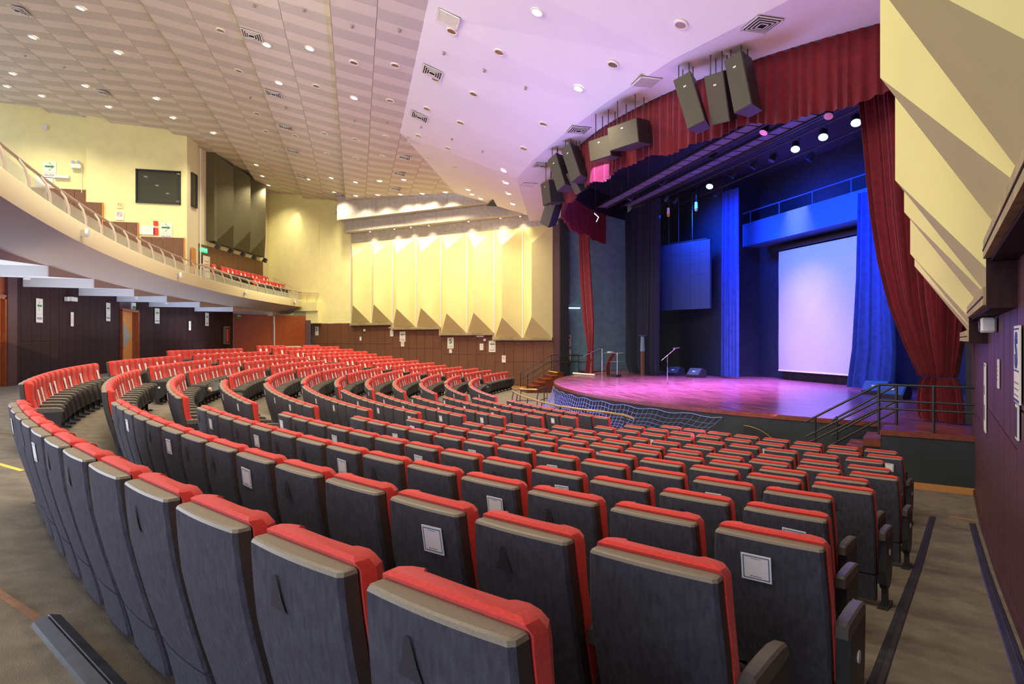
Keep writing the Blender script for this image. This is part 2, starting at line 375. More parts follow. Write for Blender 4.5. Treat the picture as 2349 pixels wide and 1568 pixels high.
    # end pier by the proscenium
    m = MB(); wall_box(m, side, -.55, -.01, -.25, .02, 0, 10.0); m.obj('end_pier', M_plankr, root)
    m = MB(); wall_box(m, side, -.01, 14.9, .0, .02, 0, .10)
    for i in range(len(m.v)):
        v = m.v[i]; R = math.hypot(v[0], v[1]); m.v[i] = (v[0], v[1], v[2]+max(0, floor_z(R)-.02))
    bb = MB()
    for i in range(15):
        q = MB(); wall_box(q, side, i, i+1, .0, .022, 0, .11); q.v = [(v[0], v[1], v[2]+floor_z(math.hypot(v[0], v[1]))-.01) for v in q.v]; bb.add(q.v, q.f)
    bb.obj('baseboard_left' if side == 'L' else 'baseboard_right', M_base if side == 'L' else M_plankr, kind='structure')

# ------------------------------------------------------------------ rear walls
def planks(root, a, b, z0, z1, wd, m, zj=None, gap=.008, name='plank', n=(0, 1), th=.03):
    a, b = Vector(a), Vector(b); L = (b-a).length; d = (b-a)/L; N = max(1, round(L/wd)); nn = Vector((n[0], n[1])).normalized()
    for i in range(N):
        p, q = a+d*(L*i/N+gap), a+d*(L*(i+1)/N-gap)
        zs = [z0, z1] if zj is None else [z0, zj, z1]
        for u, v in zip(zs[:-1], zs[1:]):
            P = [p, q, q-nn*th, p-nn*th]
            mb = MB(); mb.add([(t.x, t.y, u+gap*.6) for t in P]+[(t.x, t.y, v-gap*.6) for t in P], [(3, 2, 1, 0), (4, 5, 6, 7), (0, 1, 5, 4), (1, 2, 6, 5), (2, 3, 7, 6), (3, 0, 4, 7)])
            mb.obj(name, m, root)
def vwall(mb, a, b, z0, z1, mi=0): mb.quad((*a, z0), (*b, z0), (*b, z1), (*a, z1), mi)
YB = -36.9
wb = empty('wall_back', kind='structure')
m = MB()
for a, b in (((3.0, YB-.6), (.4, YB-.6)), ((.4, YB-.6), (.4, YB-.04)), ((.4, YB-.04), (-8.35, YB-.04)), ((-10.5, YB-.04), (-13, YB-.04)), ((-13, YB-.04), (-21.7, -34.84)), ((14, YB-.6), (7, YB-.6))): vwall(m, a, b, 1.0, 5.6)
vwall(m, (-8.35, YB-.04), (-10.5, YB-.04), 4.15, 5.6)
m.obj('plank_backing', M_backgr, wb)
planks(wb, (-.02+.36, YB), (-8.35, YB), 1.2, 4.75, .63, M_backpl, 2.78)
planks(wb, (-10.5, YB), (-13.0, YB), 1.2, 4.75, .63, M_backpl, 2.78)
planks(wb, (-13.0, YB), (-21.7, -34.8), 1.2, 4.75, .66, M_backpl, 2.78, n=(.23, .97))
MB().box((.22, YB-.28, 3), (.50, .6, 3.8)).obj('pier', M_plankr, wb)
# door beyond the plank wall (glowing corridor), door by the left frame edge and the far double door
d1 = empty('door_1', kind='structure')
MB().box((-8.40, YB-.05, 2.6), (.10, .3, 3.0)).box((-10.45, YB-.05, 2.6), (.12, .3, 3.0)).box((-9.4, YB-.05, 4.12), (2.1, .3, .10)).obj('door_frame', M_dkorange, d1)
MB().box((-9.3, YB-1.9, 2.9), (3.2, .1, 3.9)).obj('corridor_wall', mat('glowing corridor', (.8, .8, .75), .8, emit=(1, .85, .6), es=.5), d1)  # wall glows by emission, standing in for the corridor's light
dl = MB().box((0, 0, 1.4), (1.75, .05, 2.75)).obj('door_leaf', M_orange, d1, M=Matrix.Translation((-9.30, YB-.12, 1.3)))
dm = MB().prism([(-.62, -.03), (.30, -.62), (.30, .60)], -.032, .032); dm.obj('vision_panel', mat('grey green glass', (.30, .36, .32), .2), dl, M=Matrix.Translation((-.05, 0, 1.72)) @ RX90)
d2 = empty('door_2', kind='structure')
MB().box((1.25, YB-.15, 2.6), (1.5, .06, 2.8)).obj('door_leaf', M_orange, d2)
MB().box((.52, YB-.1, 2.6), (.10, .2, 2.9)).box((2.0, YB-.1, 2.6), (.12, .2, 2.9)).box((1.3, YB-.1, 4.05), (1.6, .2, .12)).box((1.3, YB-.12, 4.4), (3.2, .12, .6)).obj('door_frame', M_dkorange, d2)
MB().box((1.4, YB-.72, 3), (3.2, .05, 3.6)).obj('recess_wall', M_dkorange, d2)
d3 = empty('door_3', kind='structure')
A3, B3 = Vector((-21.75, -34.8)), Vector((-24.72, -30.25)); dd = (B3-A3)/(B3-A3).length; nn3 = Vector((dd.y, -dd.x)) if dd.y*1-(-dd.x)*0 > 0 else Vector((-dd.y, dd.x))
m = MB()
for a, b, mt in ((0., .49, M_dkorange), (.5, .93, M_orange)):
    p, q = A3+(B3-A3)*a, A3+(B3-A3)*b
    mb = MB(); vs = [p, q, q-nn3*.08, p-nn3*.08]; mb.add([(t.x, t.y, 1.3) for t in vs]+[(t.x, t.y, 4.5) for t in vs], [(3, 2, 1, 0), (4, 5, 6, 7), (0, 1, 5, 4), (1, 2, 6, 5), (2, 3, 7, 6), (3, 0, 4, 7)])
    mb.obj('door_leaf', M_dkorange, d3)
p = A3+(B3-A3)*.5+nn3*.06; q = A3+(B3-A3)*.85+nn3*.1
MB().tube([(p.x, p.y, 4.4), (p.x, p.y, 2.35), (q.x, q.y, 2.35)], .045).obj('push_bar', M_white, d3)
p = A3+(B3-A3)*.965
MB().box((p.x, p.y, 2.7), (.35, .35, 3.0)).obj('door_post', M_plankr, d3)
# upper walls of the balcony level
wu = empty('wall_upper_side', kind='structure')
m = MB(); XU = -16.7
vwall(m, (XU, -41.25), (XU, -38.83), 5.5, 15.5); vwall(m, (XU, -36.63), (XU, -36.3), 5.5, 15.5)
vwall(m, (XU, -38.83), (XU, -36.63), 5.5, 10.38); vwall(m, (XU, -38.83), (XU, -36.63), 12.16, 15.5)
vwall(m, (XU-.35, -47), (XU-.35, -41.25), 5.5, 16); vwall(m, (XU-.35, -41.25), (XU, -41.25), 5.5, 16)
m.obj('plaster', M_cream, wu)
for y0, y1, zt in ((-46.0, -41.35, 10.97), (-41.35, -40.44, 10.25), (-40.44, -38.72, 9.25), (-38.6, -36.42, 8.5)):
    zz = zt; yy = y0
    off = XU-.35 if y1 <= -41.3 else XU
    planks(wu, (off+.05, y0), (off+.05, y1), 5.4, zt, .62, M_wains, n=(1, 0), th=.05, name='wainscot_panel')
    MB().box((off+.06, y1, (5.4+zt)/2), (.09, .05, zt-5.4)).obj('edge_trim', M_orange, wu)
win = empty('window_1', kind='structure')
MB().box((XU-.06, -37.73, 11.27), (.02, 2.2, 1.8)).obj('pane', M_winglass, win)
m = MB()
for y, z, dy, dz in ((-38.83, 11.27, .06, 1.84), (-36.63, 11.27, .06, 1.84), (-37.73, 12.17, 2.26, .06), (-37.73, 10.37, 2.26, .06)): m.box((XU, y, z), (.12, dy, dz))
m.obj('window_frame', M_black, win)
wub = empty('wall_upper_back', kind='structure')
P0, P1, P2, P3 = (XU, -36.3), (-18.15, -36.05), (-19.0, -36.0), (-28.6, -33.3)
m = MB(); vwall(m, P0, P1, 5.0, 15); vwall(m, P1, (-18.2, -36.3), 5, 15); vwall(m, (-18.2, -36.3), (-26.9, -33.72), 5.0, 15); vwall(m, (-26.9, -33.72), (-29.5, -33.0), 5., 15)
m.obj('plaster', mat('pale plaster', (.70, .64, .45), .8), wub)
u = Vector((-26.9+18.2, -33.72+36.3)); u = u/u.length; nu = Vector((-u.y, u.x)) if (-u.y) > 0 else Vector((u.y, -u.x))
if nu.y < 0: nu = -nu
def UB(s, o=0., z=0.): return Vector((-18.2+u.x*s+nu.x*o, -36.3+u.y*s+nu.y*o, z))
planks(wub, UB(.1).xy+nu*.05, UB(9.0).xy+nu*.05, 5.2, 8.5, .62, M_wains, n=nu, th=.05, name='wainscot_panel')
d4 = empty('door_4', kind='structure')
MB().box((-17.45, -36.13, 6.9), (.75, .08, 2.3)).obj('door_leaf', M_orange, d4)
win2 = empty('window_2', kind='structure')
q = frame((-17.5, -36.14, 11.35), (.17, .98))
MB().box((0, 0, 0), (.62, .04, 1.8), M=q).obj('pane', M_winglass, win2)
MB().box((0, -.03, .93), (.7, .1, .06), M=q).box((0, -.03, -.93), (.7, .1, .06), M=q).box((.32, -.03, 0), (.06, .1, 1.86), M=q).box((-.32, -.03, 0), (.06, .1, 1.86), M=q).obj('window_frame', M_black, win2)

# olive folded acoustic panels on the angled upper wall
ap = empty('acoustic_wall', label='olive grey folded acoustic panels hung high behind the balcony seats', cat='acoustic panel')
s0, s1 = 1.35, 8.55
for i in range(3):
    a = s0+.35+(s1-s0-.35)*i/3; c = s0+.35+(s1-s0-.35)*(i+1)/3; mid = a+(c-a)*.5; zb, zt = 8.75, 14.2
    P = [UB(a, .35, zb), UB(c, .35, zb), UB(c, .35, zt), UB(a, .35, zt), UB(mid, .95, zb+1.3), UB(mid, .95, zt-.6), UB(a, .0, zb), UB(c, .0, zb), UB(c, .0, zt), UB(a, .0, zt)]
    MB().add(P, [(0, 4, 5, 3), (1, 2, 5, 4), (0, 1, 4), (3, 5, 2), (0, 3, 9, 6), (1, 7, 8, 2), (0, 6, 7, 1), (3, 2, 8, 9)]).obj('panel', M_olive, ap)
m = MB(); a, b = UB(s0, .5), UB(s0+.34, .5); c, d = UB(s0+.34, 0), UB(s0, 0)
m.add([(p.x, p.y, 8.8) for p in (a, b, c, d)]+[(p.x, p.y, 14.2) for p in (a, b, c, d)], [(0, 1, 5, 4), (1, 2, 6, 5), (2, 3, 7, 6), (3, 0, 4, 7), (3, 2, 1, 0), (4, 5, 6, 7)]); m.obj('end_panel', M_olive, ap)
for i in range(5):
    p = UB(1.6+i*1.62, .55, 8.5)
    r = empty('spotlight', mw=frame(p, nu), label='small black spotlight under the olive acoustic panels, %s from the green exit sign' % ORD[i], cat='spotlight', group='black spotlights under the olive panels')
    MB().box((0, -.05, 0), (.26, .26, .30), M=Matrix.Rotation(.5, 4, 'X'), top=.8).obj('housing', M_black, r); MB().cyl((0, .05, .15), (0, .3, .33), .02).obj('bracket', M_black, r)

# ------------------------------------------------------------------ balcony
BC, BR = Vector((-4, 38)), 72.
def BP(x, R, z):
    y = BC.y-math.sqrt(R*R-(x-BC.x)**2); return (x, y, z)
def BA(a, R, z): return (BC.x+R*math.sin(a), BC.y-R*math.cos(a), z)
bal = empty('balcony', label='curved cream balcony sweeping along the rear of the hall', cat='balcony')
a0, a1 = math.asin((-25.6+4)/BR), math.asin((17+4)/BR); NA = 64
AN = [a0+(a1-a0)*i/NA for i in range(NA+1)]
m = MB(); R_ = [[BA(a, BR, 5.14), BA(a, BR, 5.60), BA(a, BR+.03, 5.64), BA(a, BR+.22, 5.64), BA(a, BR+.25, 5.60), BA(a, BR+.25, 5.2)] for a in AN]; m.loft([r[::-1] for r in R_], cap=True); m.obj('parapet', mat('parapet paint', (.64, .57, .34), .75), bal, smooth=True)
m = MB(); R_ = [[BA(a, BR, 5.14), BA(a, BR+.25, 5.2), BA(a, BR+1.2, 4.78), BA(a, BR+1.1, 4.70)] for a in AN]; m.loft(R_, cap=True); m.obj('soffit_cove', mat('mauve grey soffit', (.36, .29, .255), .8), bal, smooth=True)
m = MB(); m.loft([[BA(a, BR+.2, 5.25), BA(a, BR+.2, 5.2), (BA(a, BR+.2, 0)[0], -44, 5.2), (BA(a, BR+.2, 0)[0], -44, 5.25)] for a in AN]); m.obj('floor_slab', M_carpet, bal)
BX = [17., 12.2, 7.4, 3.2, -.4, -4.3, -8.0, -12.2, -16.9, -23.0, -26]
bx = MB(); fx = MB()
for i in range(len(BX)-1):
    x0, x1 = BX[i], BX[i+1]; N = 8
    for j in range(N):
        xa, xb = x0+(x1-x0)*j/N, x0+(x1-x0)*(j+1)/N; za, zb = 4.43+.27*j/N, 4.43+.27*(j+1)/N
        pa, pb = BP(xa, BR+1.1, za), BP(xb, BR+1.1, zb); yb = -37.6
        bx.quad(pa, pb, (xb, yb, zb), (xa, yb, za)); fx.quad(pa, pb, (pb[0], pb[1]+.0, 4.80), (pa[0], pa[1], 4.80))
    pa = BP(x0, BR+1.1, 4.70)
    FB = MB().add([(x0, pa[1], 4.43), (x0, -37.6, 4.43), (x0, -37.6, 4.70), (x0, pa[1], 4.70), (x0-.06, pa[1], 4.43), (x0-.06, -37.6, 4.43), (x0-.06, -37.6, 4.7), (x0-.06, pa[1], 4.7)], [(0, 1, 2, 3), (7, 6, 5, 4), (0, 4, 5, 1), (3, 2, 6, 7), (0, 3, 7, 4), (1, 5, 6, 2)])
    FB.obj('ceiling_riser', M_soffit, bal)
bx.obj('soffit_panels', M_soffit, bal); fx.obj('soffit_edge', MATS['mauve grey soffit'], bal)
# end block where the balcony meets the side wall
m = MB(); wall_box(m, 'L', 17.75, 20.4, .0, .45, 4.85, 5.46); wall_box(m, 'L', 17.75, 18.9, .0, .35, 3.99, 4.86); m.obj('end_block', M_cream, bal)
m = MB()
for t in (18.0, 18.9, 19.7):
    p, q = W('L', t, .25), W('L', t, .12); m.tube([(p.x, p.y, 5.44), (p.x, p.y, 5.8), (q.x, q.y, 6.08+.08*(t-18))], .028, 6)
p, q = W('L', 17.9, .12), W('L', 20.2, .12); m.tube([(p.x, p.y, 6.08), (q.x, q.y, 6.25)], .03, 6); m.obj('end_rail', M_rail, bal)
rl = empty('balcony_railing', label='curved balcony railing of bent beige posts with glass infill', cat='railing')
step = 1.36/BR; k0 = math.asin((7.77+4)/BR)
pa = [k0+step*i for i in range(-24, 5)]
pa = [a for a in pa if a0+.01 < a < a1]
for a in pa:
    pts = [BA(a, BR+.10, 5.62), BA(a, BR+.11, 5.85), BA(a, BR+.17, 6.08), BA(a, BR+.28, 6.24)]
    MB().tube(pts, [.034, .032, .028, .024], 6).obj('post', M_rail, rl, smooth=True)
MB().tube([BA(a, BR+.28, 6.25) for a in AN], .032, 8).obj('handrail', M_rail, rl, smooth=True)
for a, b in zip(pa[:-1], pa[1:]):
    P = [BA(a+.0006, BR+.13, 5.66), BA(b-.0006, BR+.13, 5.66), BA(b-.0006, BR+.15, 6.0), BA(a+.0006, BR+.15, 6.0)]
    Q = [BA(a+.0006, BR+.142, 5.66), BA(b-.0006, BR+.142, 5.66), BA(b-.0006, BR+.162, 6.0), BA(a+.0006, BR+.162, 6.0)]
    MB().add(P+Q, [(0, 1, 2, 3), (7, 6, 5, 4), (0, 4, 5, 1), (1, 5, 6, 2), (2, 6, 7, 3), (3, 7, 4, 0)]).obj('glass_panel', M_glass, rl)
for i, x in enumerate((4.54, -5.64, -15.32, -23.6)):
    p = BP(x, BR, 5.38); nrm = (BC-Vector(p[:2])).normalized()
    r = empty('wall_lamp', mw=frame(p, nrm), label='small white round fitting on the balcony front, %s from the left frame edge' % ORD[i], cat='light fitting', group='round fittings on the balcony front')
    MB().cyl((0, -.10, 0), (0, -.16, 0), .11, .09, 16).obj('disc', M_white, r, smooth=True); MB().box((-.03, -.05, -.02), (.06, .1, .16)).obj('bracket', M_metal, r)
# inner stair rails on the balcony
sr = empty('stair_railing', label='thin beige stair railing on the balcony beside the red seats', cat='railing')
for x0, y0, z0, x1, y1, z1 in ((-16.9, -35.6, 7.1, -21.0, -33.2, 6.35), (-26.3, -32.9, 7.3, -22.8, -31.0, 6.2)):
    for dz in (0, -.3): MB().tube([(x0, y0, z0+dz), (x1, y1, z1+dz)], .025, 6).obj('rail', M_rail, sr)
    for f in (0, .5, 1): MB().tube([(x0+(x1-x0)*f, y0+(y1-y0)*f, z0+(z1-z0)*f), (x0+(x1-x0)*f, y0+(y1-y0)*f, 5.25)], .025, 6).obj('post', M_rail, sr)
# risers for the balcony rows
for i, (s, zt) in enumerate(((.9, 6.30), (2.0, 5.80))):
    a, b = UB(1.0+(i*1.2), s, 0), UB(9.6, s, 0); c, d = UB(9.6, 0, 0), UB(1.0+(i*1.2), 0, 0)
    MB().add([(p.x, p.y, 5.2+i*0) for p in (a, b, c, d)]+[(p.x, p.y, zt) for p in (a, b, c, d)], [(0, 1, 5, 4), (1, 2, 6, 5), (2, 3, 7, 6), (3, 0, 4, 7), (4, 5, 6, 7)]).obj('seat_riser', M_carpet, bal)

# ------------------------------------------------------------------ theatre seats
def prof_y(z): return float(np.interp(z, [.06, .15, .3, .45, .6, .75, .9, .985, 1.0], [.20, .185, .145, .10, .06, .026, .006, 0, 0]))
def prof_w(z): return float(np.interp(z, [.06, .3, .5, .75, .97, 1.0], [.455, .47, .485, .49, .463, .46]))
def shell_ring(z, inset=0., th=.055, y0=None):
    w = prof_w(z)/2-inset; y = prof_y(z)+inset; b = .012
    pts = [(-w, y+th-inset), (-w, y+.012)]
    for i in range(7):
        x = -w+.012+(2*w-.024)*i/6; pts.append((x, y-b*(1-(x/w)**2)))
    pts += [(w, y+.012), (w, y+th-inset)]
    return [(x, yy, z) for x, yy in pts]
def shell_mesh():
    m = MB(); zs = [.30, .36, .45, .55, .65, .75, .85, .93, .986]
    R_ = [shell_ring(z) for z in zs]+[shell_ring(.996, .004)]+[[(x, y, 1.0) for x, y, _ in shell_ring(1.0, .012)]]
    m.loft([r[::-1] for r in R_])
    # rear faces fabric (0), top plastic in its warm-lit colour (1)
    n = 11; mi = []
    for f in m.f:
        vs = [m.v[i] for i in f]
        if len(f) > 4: mi.append(1); continue
        zc = sum(v[2] for v in vs)/4
        nx = Vector(vs[1])-Vector(vs[0]); ny = Vector(vs[2])-Vector(vs[1]); nr = nx.cross(ny).normalized()
        mi.append(1 if zc > .985 else (0 if abs(nr.x) < .9 and sum(v[1]-prof_y(v[2]) for v in vs)/4 < .02 else 2))
    m.m = mi
    return m
def kick_mesh():
    m = MB(); R_ = [shell_ring(z) for z in (.06, .12, .20, .288)]; m.loft([r[::-1] for r in R_]); return m
def cushion_mesh():
    m = MB(); R_ = []
    zs = [.36, .38, .45, .55, .66, .78, .88, .95, .99, 1.012, 1.022]
    fr = [.10, .125, .135, .13, .118, .112, .122, .128, .122, .108, .085]   # front face distance from the shell rear
    for z, fy in zip(zs, fr):
        ins = .0 if .38 <= z <= .99 else (.012 if z < 1.02 else .03)
        w = prof_w(min(z, .97))/2+.004-ins; y0 = prof_y(z)+.062-(.012 if z > 1.0 else 0)+ (.012 if z > 1.02 else 0); y1 = prof_y(z)+fy+.03
        R_.append([(-w, y0, z), (w, y0, z), (w+.002, y0+(y1-y0)*.5, z), (w-.02, y1-.008, z), (w-.06, y1+.004, z), (w-.075, y1-.012, z), (.0, y1-.016, z), (-w+.075, y1-.012, z), (-w+.06, y1+.004, z), (-w+.02, y1-.008, z), (-w-.002, y0+(y1-y0)*.5, z)])
    m.loft(R_); return m
def rotbox(mb, c, d, ang, r=.015, mi=0):
    M = Matrix.Translation(c) @ Matrix.Rotation(ang, 4, 'X'); return mb.bevbox((0, 0, 0), d, r, mi, M)
ME = {}
ME['back_shell'] = shell_mesh().mesh('back_shell', [M_shell, M_trim, M_side], True, 18)
ME['kick_panel'] = kick_mesh().mesh('kick_panel', M_shell, True, 18)
ME['back_cushion'] = cushion_mesh().mesh('back_cushion', M_red, True, 30)
ME['seat_cushion'] = rotbox(MB(), (0, .27, .435), (.46, .085, .39), .22, .03).mesh('seat_cushion', M_red, True)
ME['seat_pan'] = rotbox(MB(), (0, .33, .43), (.48, .045, .41), .22, .018).mesh('seat_pan', M_black, True)
def arm_mesh(x):
    m = MB(); R_ = []
    for y, zt, zb, w in ((.115, .655, .60, .05), (.13, .668, .60, .056), (.30, .668, .60, .058), (.42, .662, .60, .058), (.475, .650, .60, .056), (.50, .62, .60, .05)):
        R_.append([(x-w/2, y, zb), (x+w/2, y, zb), (x+w/2, y, zt-.008), (x+w/2-.01, y, zt), (x-w/2+.01, y, zt), (x-w/2, y, zt-.008)])
    m.loft([r[::-1] for r in R_]); return m
def leg_mesh(x):
    m = MB(); m.box((x, .25, .44), (.035, .16, .33)); m.box((x, .25, .16), (.04, .06, .30)); m.box((x, .31, .012), (.06, .15, .024)); return m
def side_mesh(x):
    m = MB(); pr = [(.15, .60), (.14, .34), (.17, .22), (.22, .17), (.33, .16), (.42, .22), (.46, .36), (.485, .60)]
    for s in (1,): m.loft([[(x-.028, y, z) for y, z in pr], [(x+.028, y, z) for y, z in pr]])
    m.box((x, .27, .10), (.045, .06, .18)); m.box((x, .27, .012), (.08, .26, .024)); return m
HP = .28
ME['arm_r'] = arm_mesh(HP).mesh('armrest', M_arm, True, 25); ME['arm_l'] = arm_mesh(-HP).mesh('armrest', M_arm, True, 25)
ME['leg_r'] = leg_mesh(HP).mesh('leg', M_black); ME['leg_l'] = leg_mesh(-HP).mesh('leg', M_black)
ME['side_r'] = side_mesh(HP+.0).mesh('side_panel', M_black); ME['side_l'] = side_mesh(-HP).mesh('side_panel', M_black)
ME['plate'] = MB().cyl((0, 0, 0), (.006, 0, 0), .028, .028, 14).mesh('row_plate', M_white)
def card_mesh():
    m = MB(); a, b = .065, .060
    m.box((0, 0, 0), (2*a, .003, 2*b), 0)
    y = -.0022
    for x0, x1, z0, z1 in ((-a+.008, a-.008, b-.012, b-.008), (-a+.008, a-.008, -b+.008, -b+.012), (-a+.008, -a+.012, -b+.008, b-.008), (a-.012, a-.008, -b+.008, b-.008)):
        m.add([(x0, y, z0), (x1, y, z0), (x1, y, z1), (x0, y, z1)], [(0, 1, 2, 3)], 1)
    m.add([(-.022, y, .040), (.022, y, .040), (.022, y, .0425), (-.022, y, .0425)], [(0, 1, 2, 3)], 2)
    m.add([(-.018, y, -.042), (.024, y, -.042), (.024, y, -.0385), (-.018, y, -.0385)], [(0, 1, 2, 3)], 2)
    m.add([(-.027, y, -.043), (-.021, y, -.043), (-.021, y, -.037), (-.027, y, -.037)], [(0, 1, 2, 3)], 3)
    return m
ME['card'] = card_mesh().mesh('card', [M_card, M_cardblue, M_grey, M_redprint])
ME['fcard'] = MB().box((0, 0, 0), (.16, .004, .25)).box((0, .003, .0), (.10, .002, .004), 1).mesh('front_card', [M_card, M_grey])
ME['mark'] = MB().add([(-.042, 0, -.05), (.042, 0, -.055), (.026, 0, -.015), (.010, 0, .05), (-.010, 0, .05), (-.024, 0, -.01)], [(0, 1, 2, 3, 4, 5)]).mesh('glue_mark', mat('dark glue residue', (.030, .024, .034), .6))
secR = {0: (36.34, 12), 1: (36.4, 14), 2: (36.54, 14), 3: (36.14, 13), 4: (35.75, 12), 5: (35.92, 12), 6: (35.48, 11), 7: (35.69, 11), 8: (35.19, 10), 9: (34.64, 9), 10: (34.79, 9), 11: (34.2, 8)}
SEATS = []   # section, row, index, phi, n in row
for k in range(12):
    p0, n = secR[k]; st = math.degrees(.56/RK[k]); w_ = math.degrees(.2275/RK[k])
    for i in range(n): SEATS.append((0, k, i, p0-st*i+w_, n))
for sec, ph, span in ((1, 20.6, 13.0), (2, 5.2, 11.9), (3, -8.2, 12.8), (4, -24.0, 11.3)):
    for k in range(14):
        st = math.degrees(.56/RK[k]); n = int(round(span/st)); I = range(n)
        if k == 12: I = {1: range(4), 2: [], 3: range(n-2), 4: range(n)}[sec]
        if k == 13: I = {4: [0, 1, 2, 3, 4, 8, 9, 10]}.get(sec, [])
        for i in I: SEATS.append((sec, k, i, ph-st*(i+.5), n))
CARDS = {(0, 0, 7), (0, 0, 10), (0, 1, 2), (0, 1, 5), (0, 1, 8), (0, 1, 11), (0, 2, 0), (0, 2, 3), (0, 2, 6), (0, 2, 9), (0, 2, 12), (0, 3, 0), (0, 3, 3), (0, 3, 6), (0, 3, 9), (0, 3, 12), (0, 4, 1), (0, 4, 4), (0, 4, 6), (0, 4, 9), (0, 5, 2), (0, 5, 5), (0, 5, 8), (0, 5, 11), (0, 6, 0), (0, 6, 5), (0, 6, 8), (0, 7, 3), (0, 7, 6), (0, 7, 9), (0, 8, 1), (0, 8, 5), (0, 8, 8), (0, 9, 1), (0, 9, 4), (0, 9, 6), (0, 10, 0), (0, 10, 3), (0, 10, 8), (0, 11, 2), (0, 11, 5), (1, 2, 3), (1, 3, 1), (1, 3, 5), (1, 4, 2), (1, 4, 5), (1, 4, 9), (1, 5, 3), (1, 5, 6), (1, 5, 11), (1, 6, 0), (1, 6, 3), (1, 6, 6), (1, 6, 10), (1, 7, 1), (1, 7, 5), (1, 7, 8), (1, 8, 1), (1, 8, 5), (1, 8, 9), (1, 9, 3), (1, 9, 6), (1, 9, 9), (1, 10, 1), (1, 10, 3), (1, 10, 6), (1, 11, 5), (1, 11, 8), (2, 7, 0), (2, 7, 3), (2, 8, 5), (2, 9, 4), (2, 9, 7), (2, 10, 2), (2, 10, 6), (2, 11, 3)}
def seat_pos(k, phi): a = math.radians(phi); return Vector((RK[k]*math.sin(a), -RK[k]*math.cos(a), FZ[k])), a
def seat_parts(sec, k, i, n, first_right):
    """(name, mesh, local matrix)"""
    P = [('back_shell', ME['back_shell'], None), ('kick_panel', ME['kick_panel'], None), ('back_cushion', ME['back_cushion'], None), ('seat_cushion', ME['seat_cushion'], None), ('seat_pan', ME['seat_pan'], None)]
    if i == 0: P += [('armrest', ME['arm_r'], None), ('side_panel', ME['side_r'], None), ('row_plate', ME['plate'], Matrix.Translation((HP+.028, .31, .46)))]
    P += [('armrest', ME['arm_l'], None)]
    P += [('side_panel', ME['side_l'], None)] if i == n-1 else [('leg', ME['leg_l'], None)]
    if (sec, k, i) in CARDS:
        rnd = random.Random(sec*1000+k*50+i); dx = rnd.uniform(-.06, .09); zc = .865
        P.append(('card', ME['card'], Matrix.Translation((dx, prof_y(zc)-.016, zc)) @ Matrix.Rotation(.13, 4, 'X') @ Matrix.Rotation(rnd.uniform(-.05, .05), 4, 'Y')))
    elif sec == 0 and k < 7 and (i*7+k*3) % 5 < 3:
        P.append(('glue_mark', ME['mark'], Matrix.Translation((-.06, prof_y(.88)-.0185, .88)) @ Matrix.Rotation(.13, 4, 'X')))
    if (sec >= 1) and (i+k) % 3 != 0 and not (i*5+k) % 11 == 0:
        P.append(('front_card', ME['fcard'], Matrix.Translation((.0, prof_y(.74)+.156, .74)) @ Matrix.Rotation(.20, 4, 'X')))
    return P
BALS = []
for r_, (s0_, so, z_, n_) in enumerate(((2.05, .55, 6.30, 12), (4.2, 1.55, 5.80, 9))):
    for i in range(n_): BALS.append((r_, i, UB(s0_+.56*i, so, z_)))
ang_b = math.atan2(-nu.x, nu.y)
nind = 300-len(BALS)-1
def sdepth(s):
    p, a = seat_pos(s[1], s[3]); D = vdepth(p.x, p.y)
    if D < .8: return 1e6
    X = (p.x-CAMP.x)*math.cos(math.radians(76))+(p.y-CAMP.y)*math.sin(math.radians(76)); px = 1174.5+1430*X/D
    return D if -120 < px < 2500 else 1e5+D
SEATS.sort(key=sdepth)
farm = MB(); farmats = []
def far_add(me, M):
    base = len(farmats)
    idx = []
    for mt in me.materials:
        if mt not in farmats: farmats.append(mt)
        idx.append(farmats.index(mt))
    n0 = len(farm.v); co = [M @ v.co for v in me.vertices]; farm.v += [tuple(c) for c in co]
    for p in me.polygons: farm.f.append(tuple(n0+j for j in p.vertices)); farm.m.append(idx[p.material_index])
blk = {0: 'near block', 1: 'second block', 2: 'middle block', 3: 'fourth block', 4: 'fifth block'}
def rowname(k): return 'extra back row' if k >= 12 else (ORD[k]+' rearmost row')
for j, (sec, k, i, phi, n) in enumerate(SEATS):
    p, a = seat_pos(k, phi); parts = seat_parts(sec, k, i, n, i == 0)
    if j < nind:
        lab = 'red and charcoal seat%s, %s from right aisle, %s, %s' % (' with white card' if (sec, k, i) in CARDS else '', ORD[i], rowname(k), blk[sec])
        root = empty('theatre_seat', p, a, lab, 'seat', 'theatre seats in curved rows')
        for nm, me, ML in parts: link(nm, me, root, ML)
    elif sdepth((sec, k, i, phi, n)) < 1e4:
        MW = Matrix.Translation(p) @ Matrix.Rotation(a, 4, 'Z')
        for nm, me, ML in parts: far_add(me, MW @ ML if ML is not None else MW)
me = farm.mesh('far_theatre_seats', farmats)
link('far_theatre_seats', me, None, label='far rows of red seats with white cards beyond the middle aisle', cat='seat', kind='stuff', group='far theatre seats')
for r_, i, p in BALS:
    root = empty('theatre_seat', p, ang_b, 'red balcony seat, %s from the olive panels edge, %s balcony row' % (ORD[i], ('upper', 'lower')[r_]), 'seat', 'red seats on the balcony')
    for nm in ('back_shell', 'back_cushion', 'seat_cushion', 'seat_pan'): link(nm, ME[nm], root)
    link('armrest', ME['arm_l'], root); link('leg', ME['leg_l'], root)
    if (i+r_) % 3 != 0: link('front_card', ME['fcard'], root, Matrix.Translation((0, prof_y(.74)+.156, .74)) @ Matrix.Rotation(.20, 4, 'X'))
root = empty('theatre_seat', UB(.9, .6, 6.3), ang_b, 'single red balcony seat standing alone beside the wooden door', 'seat', 'red seats on the balcony')
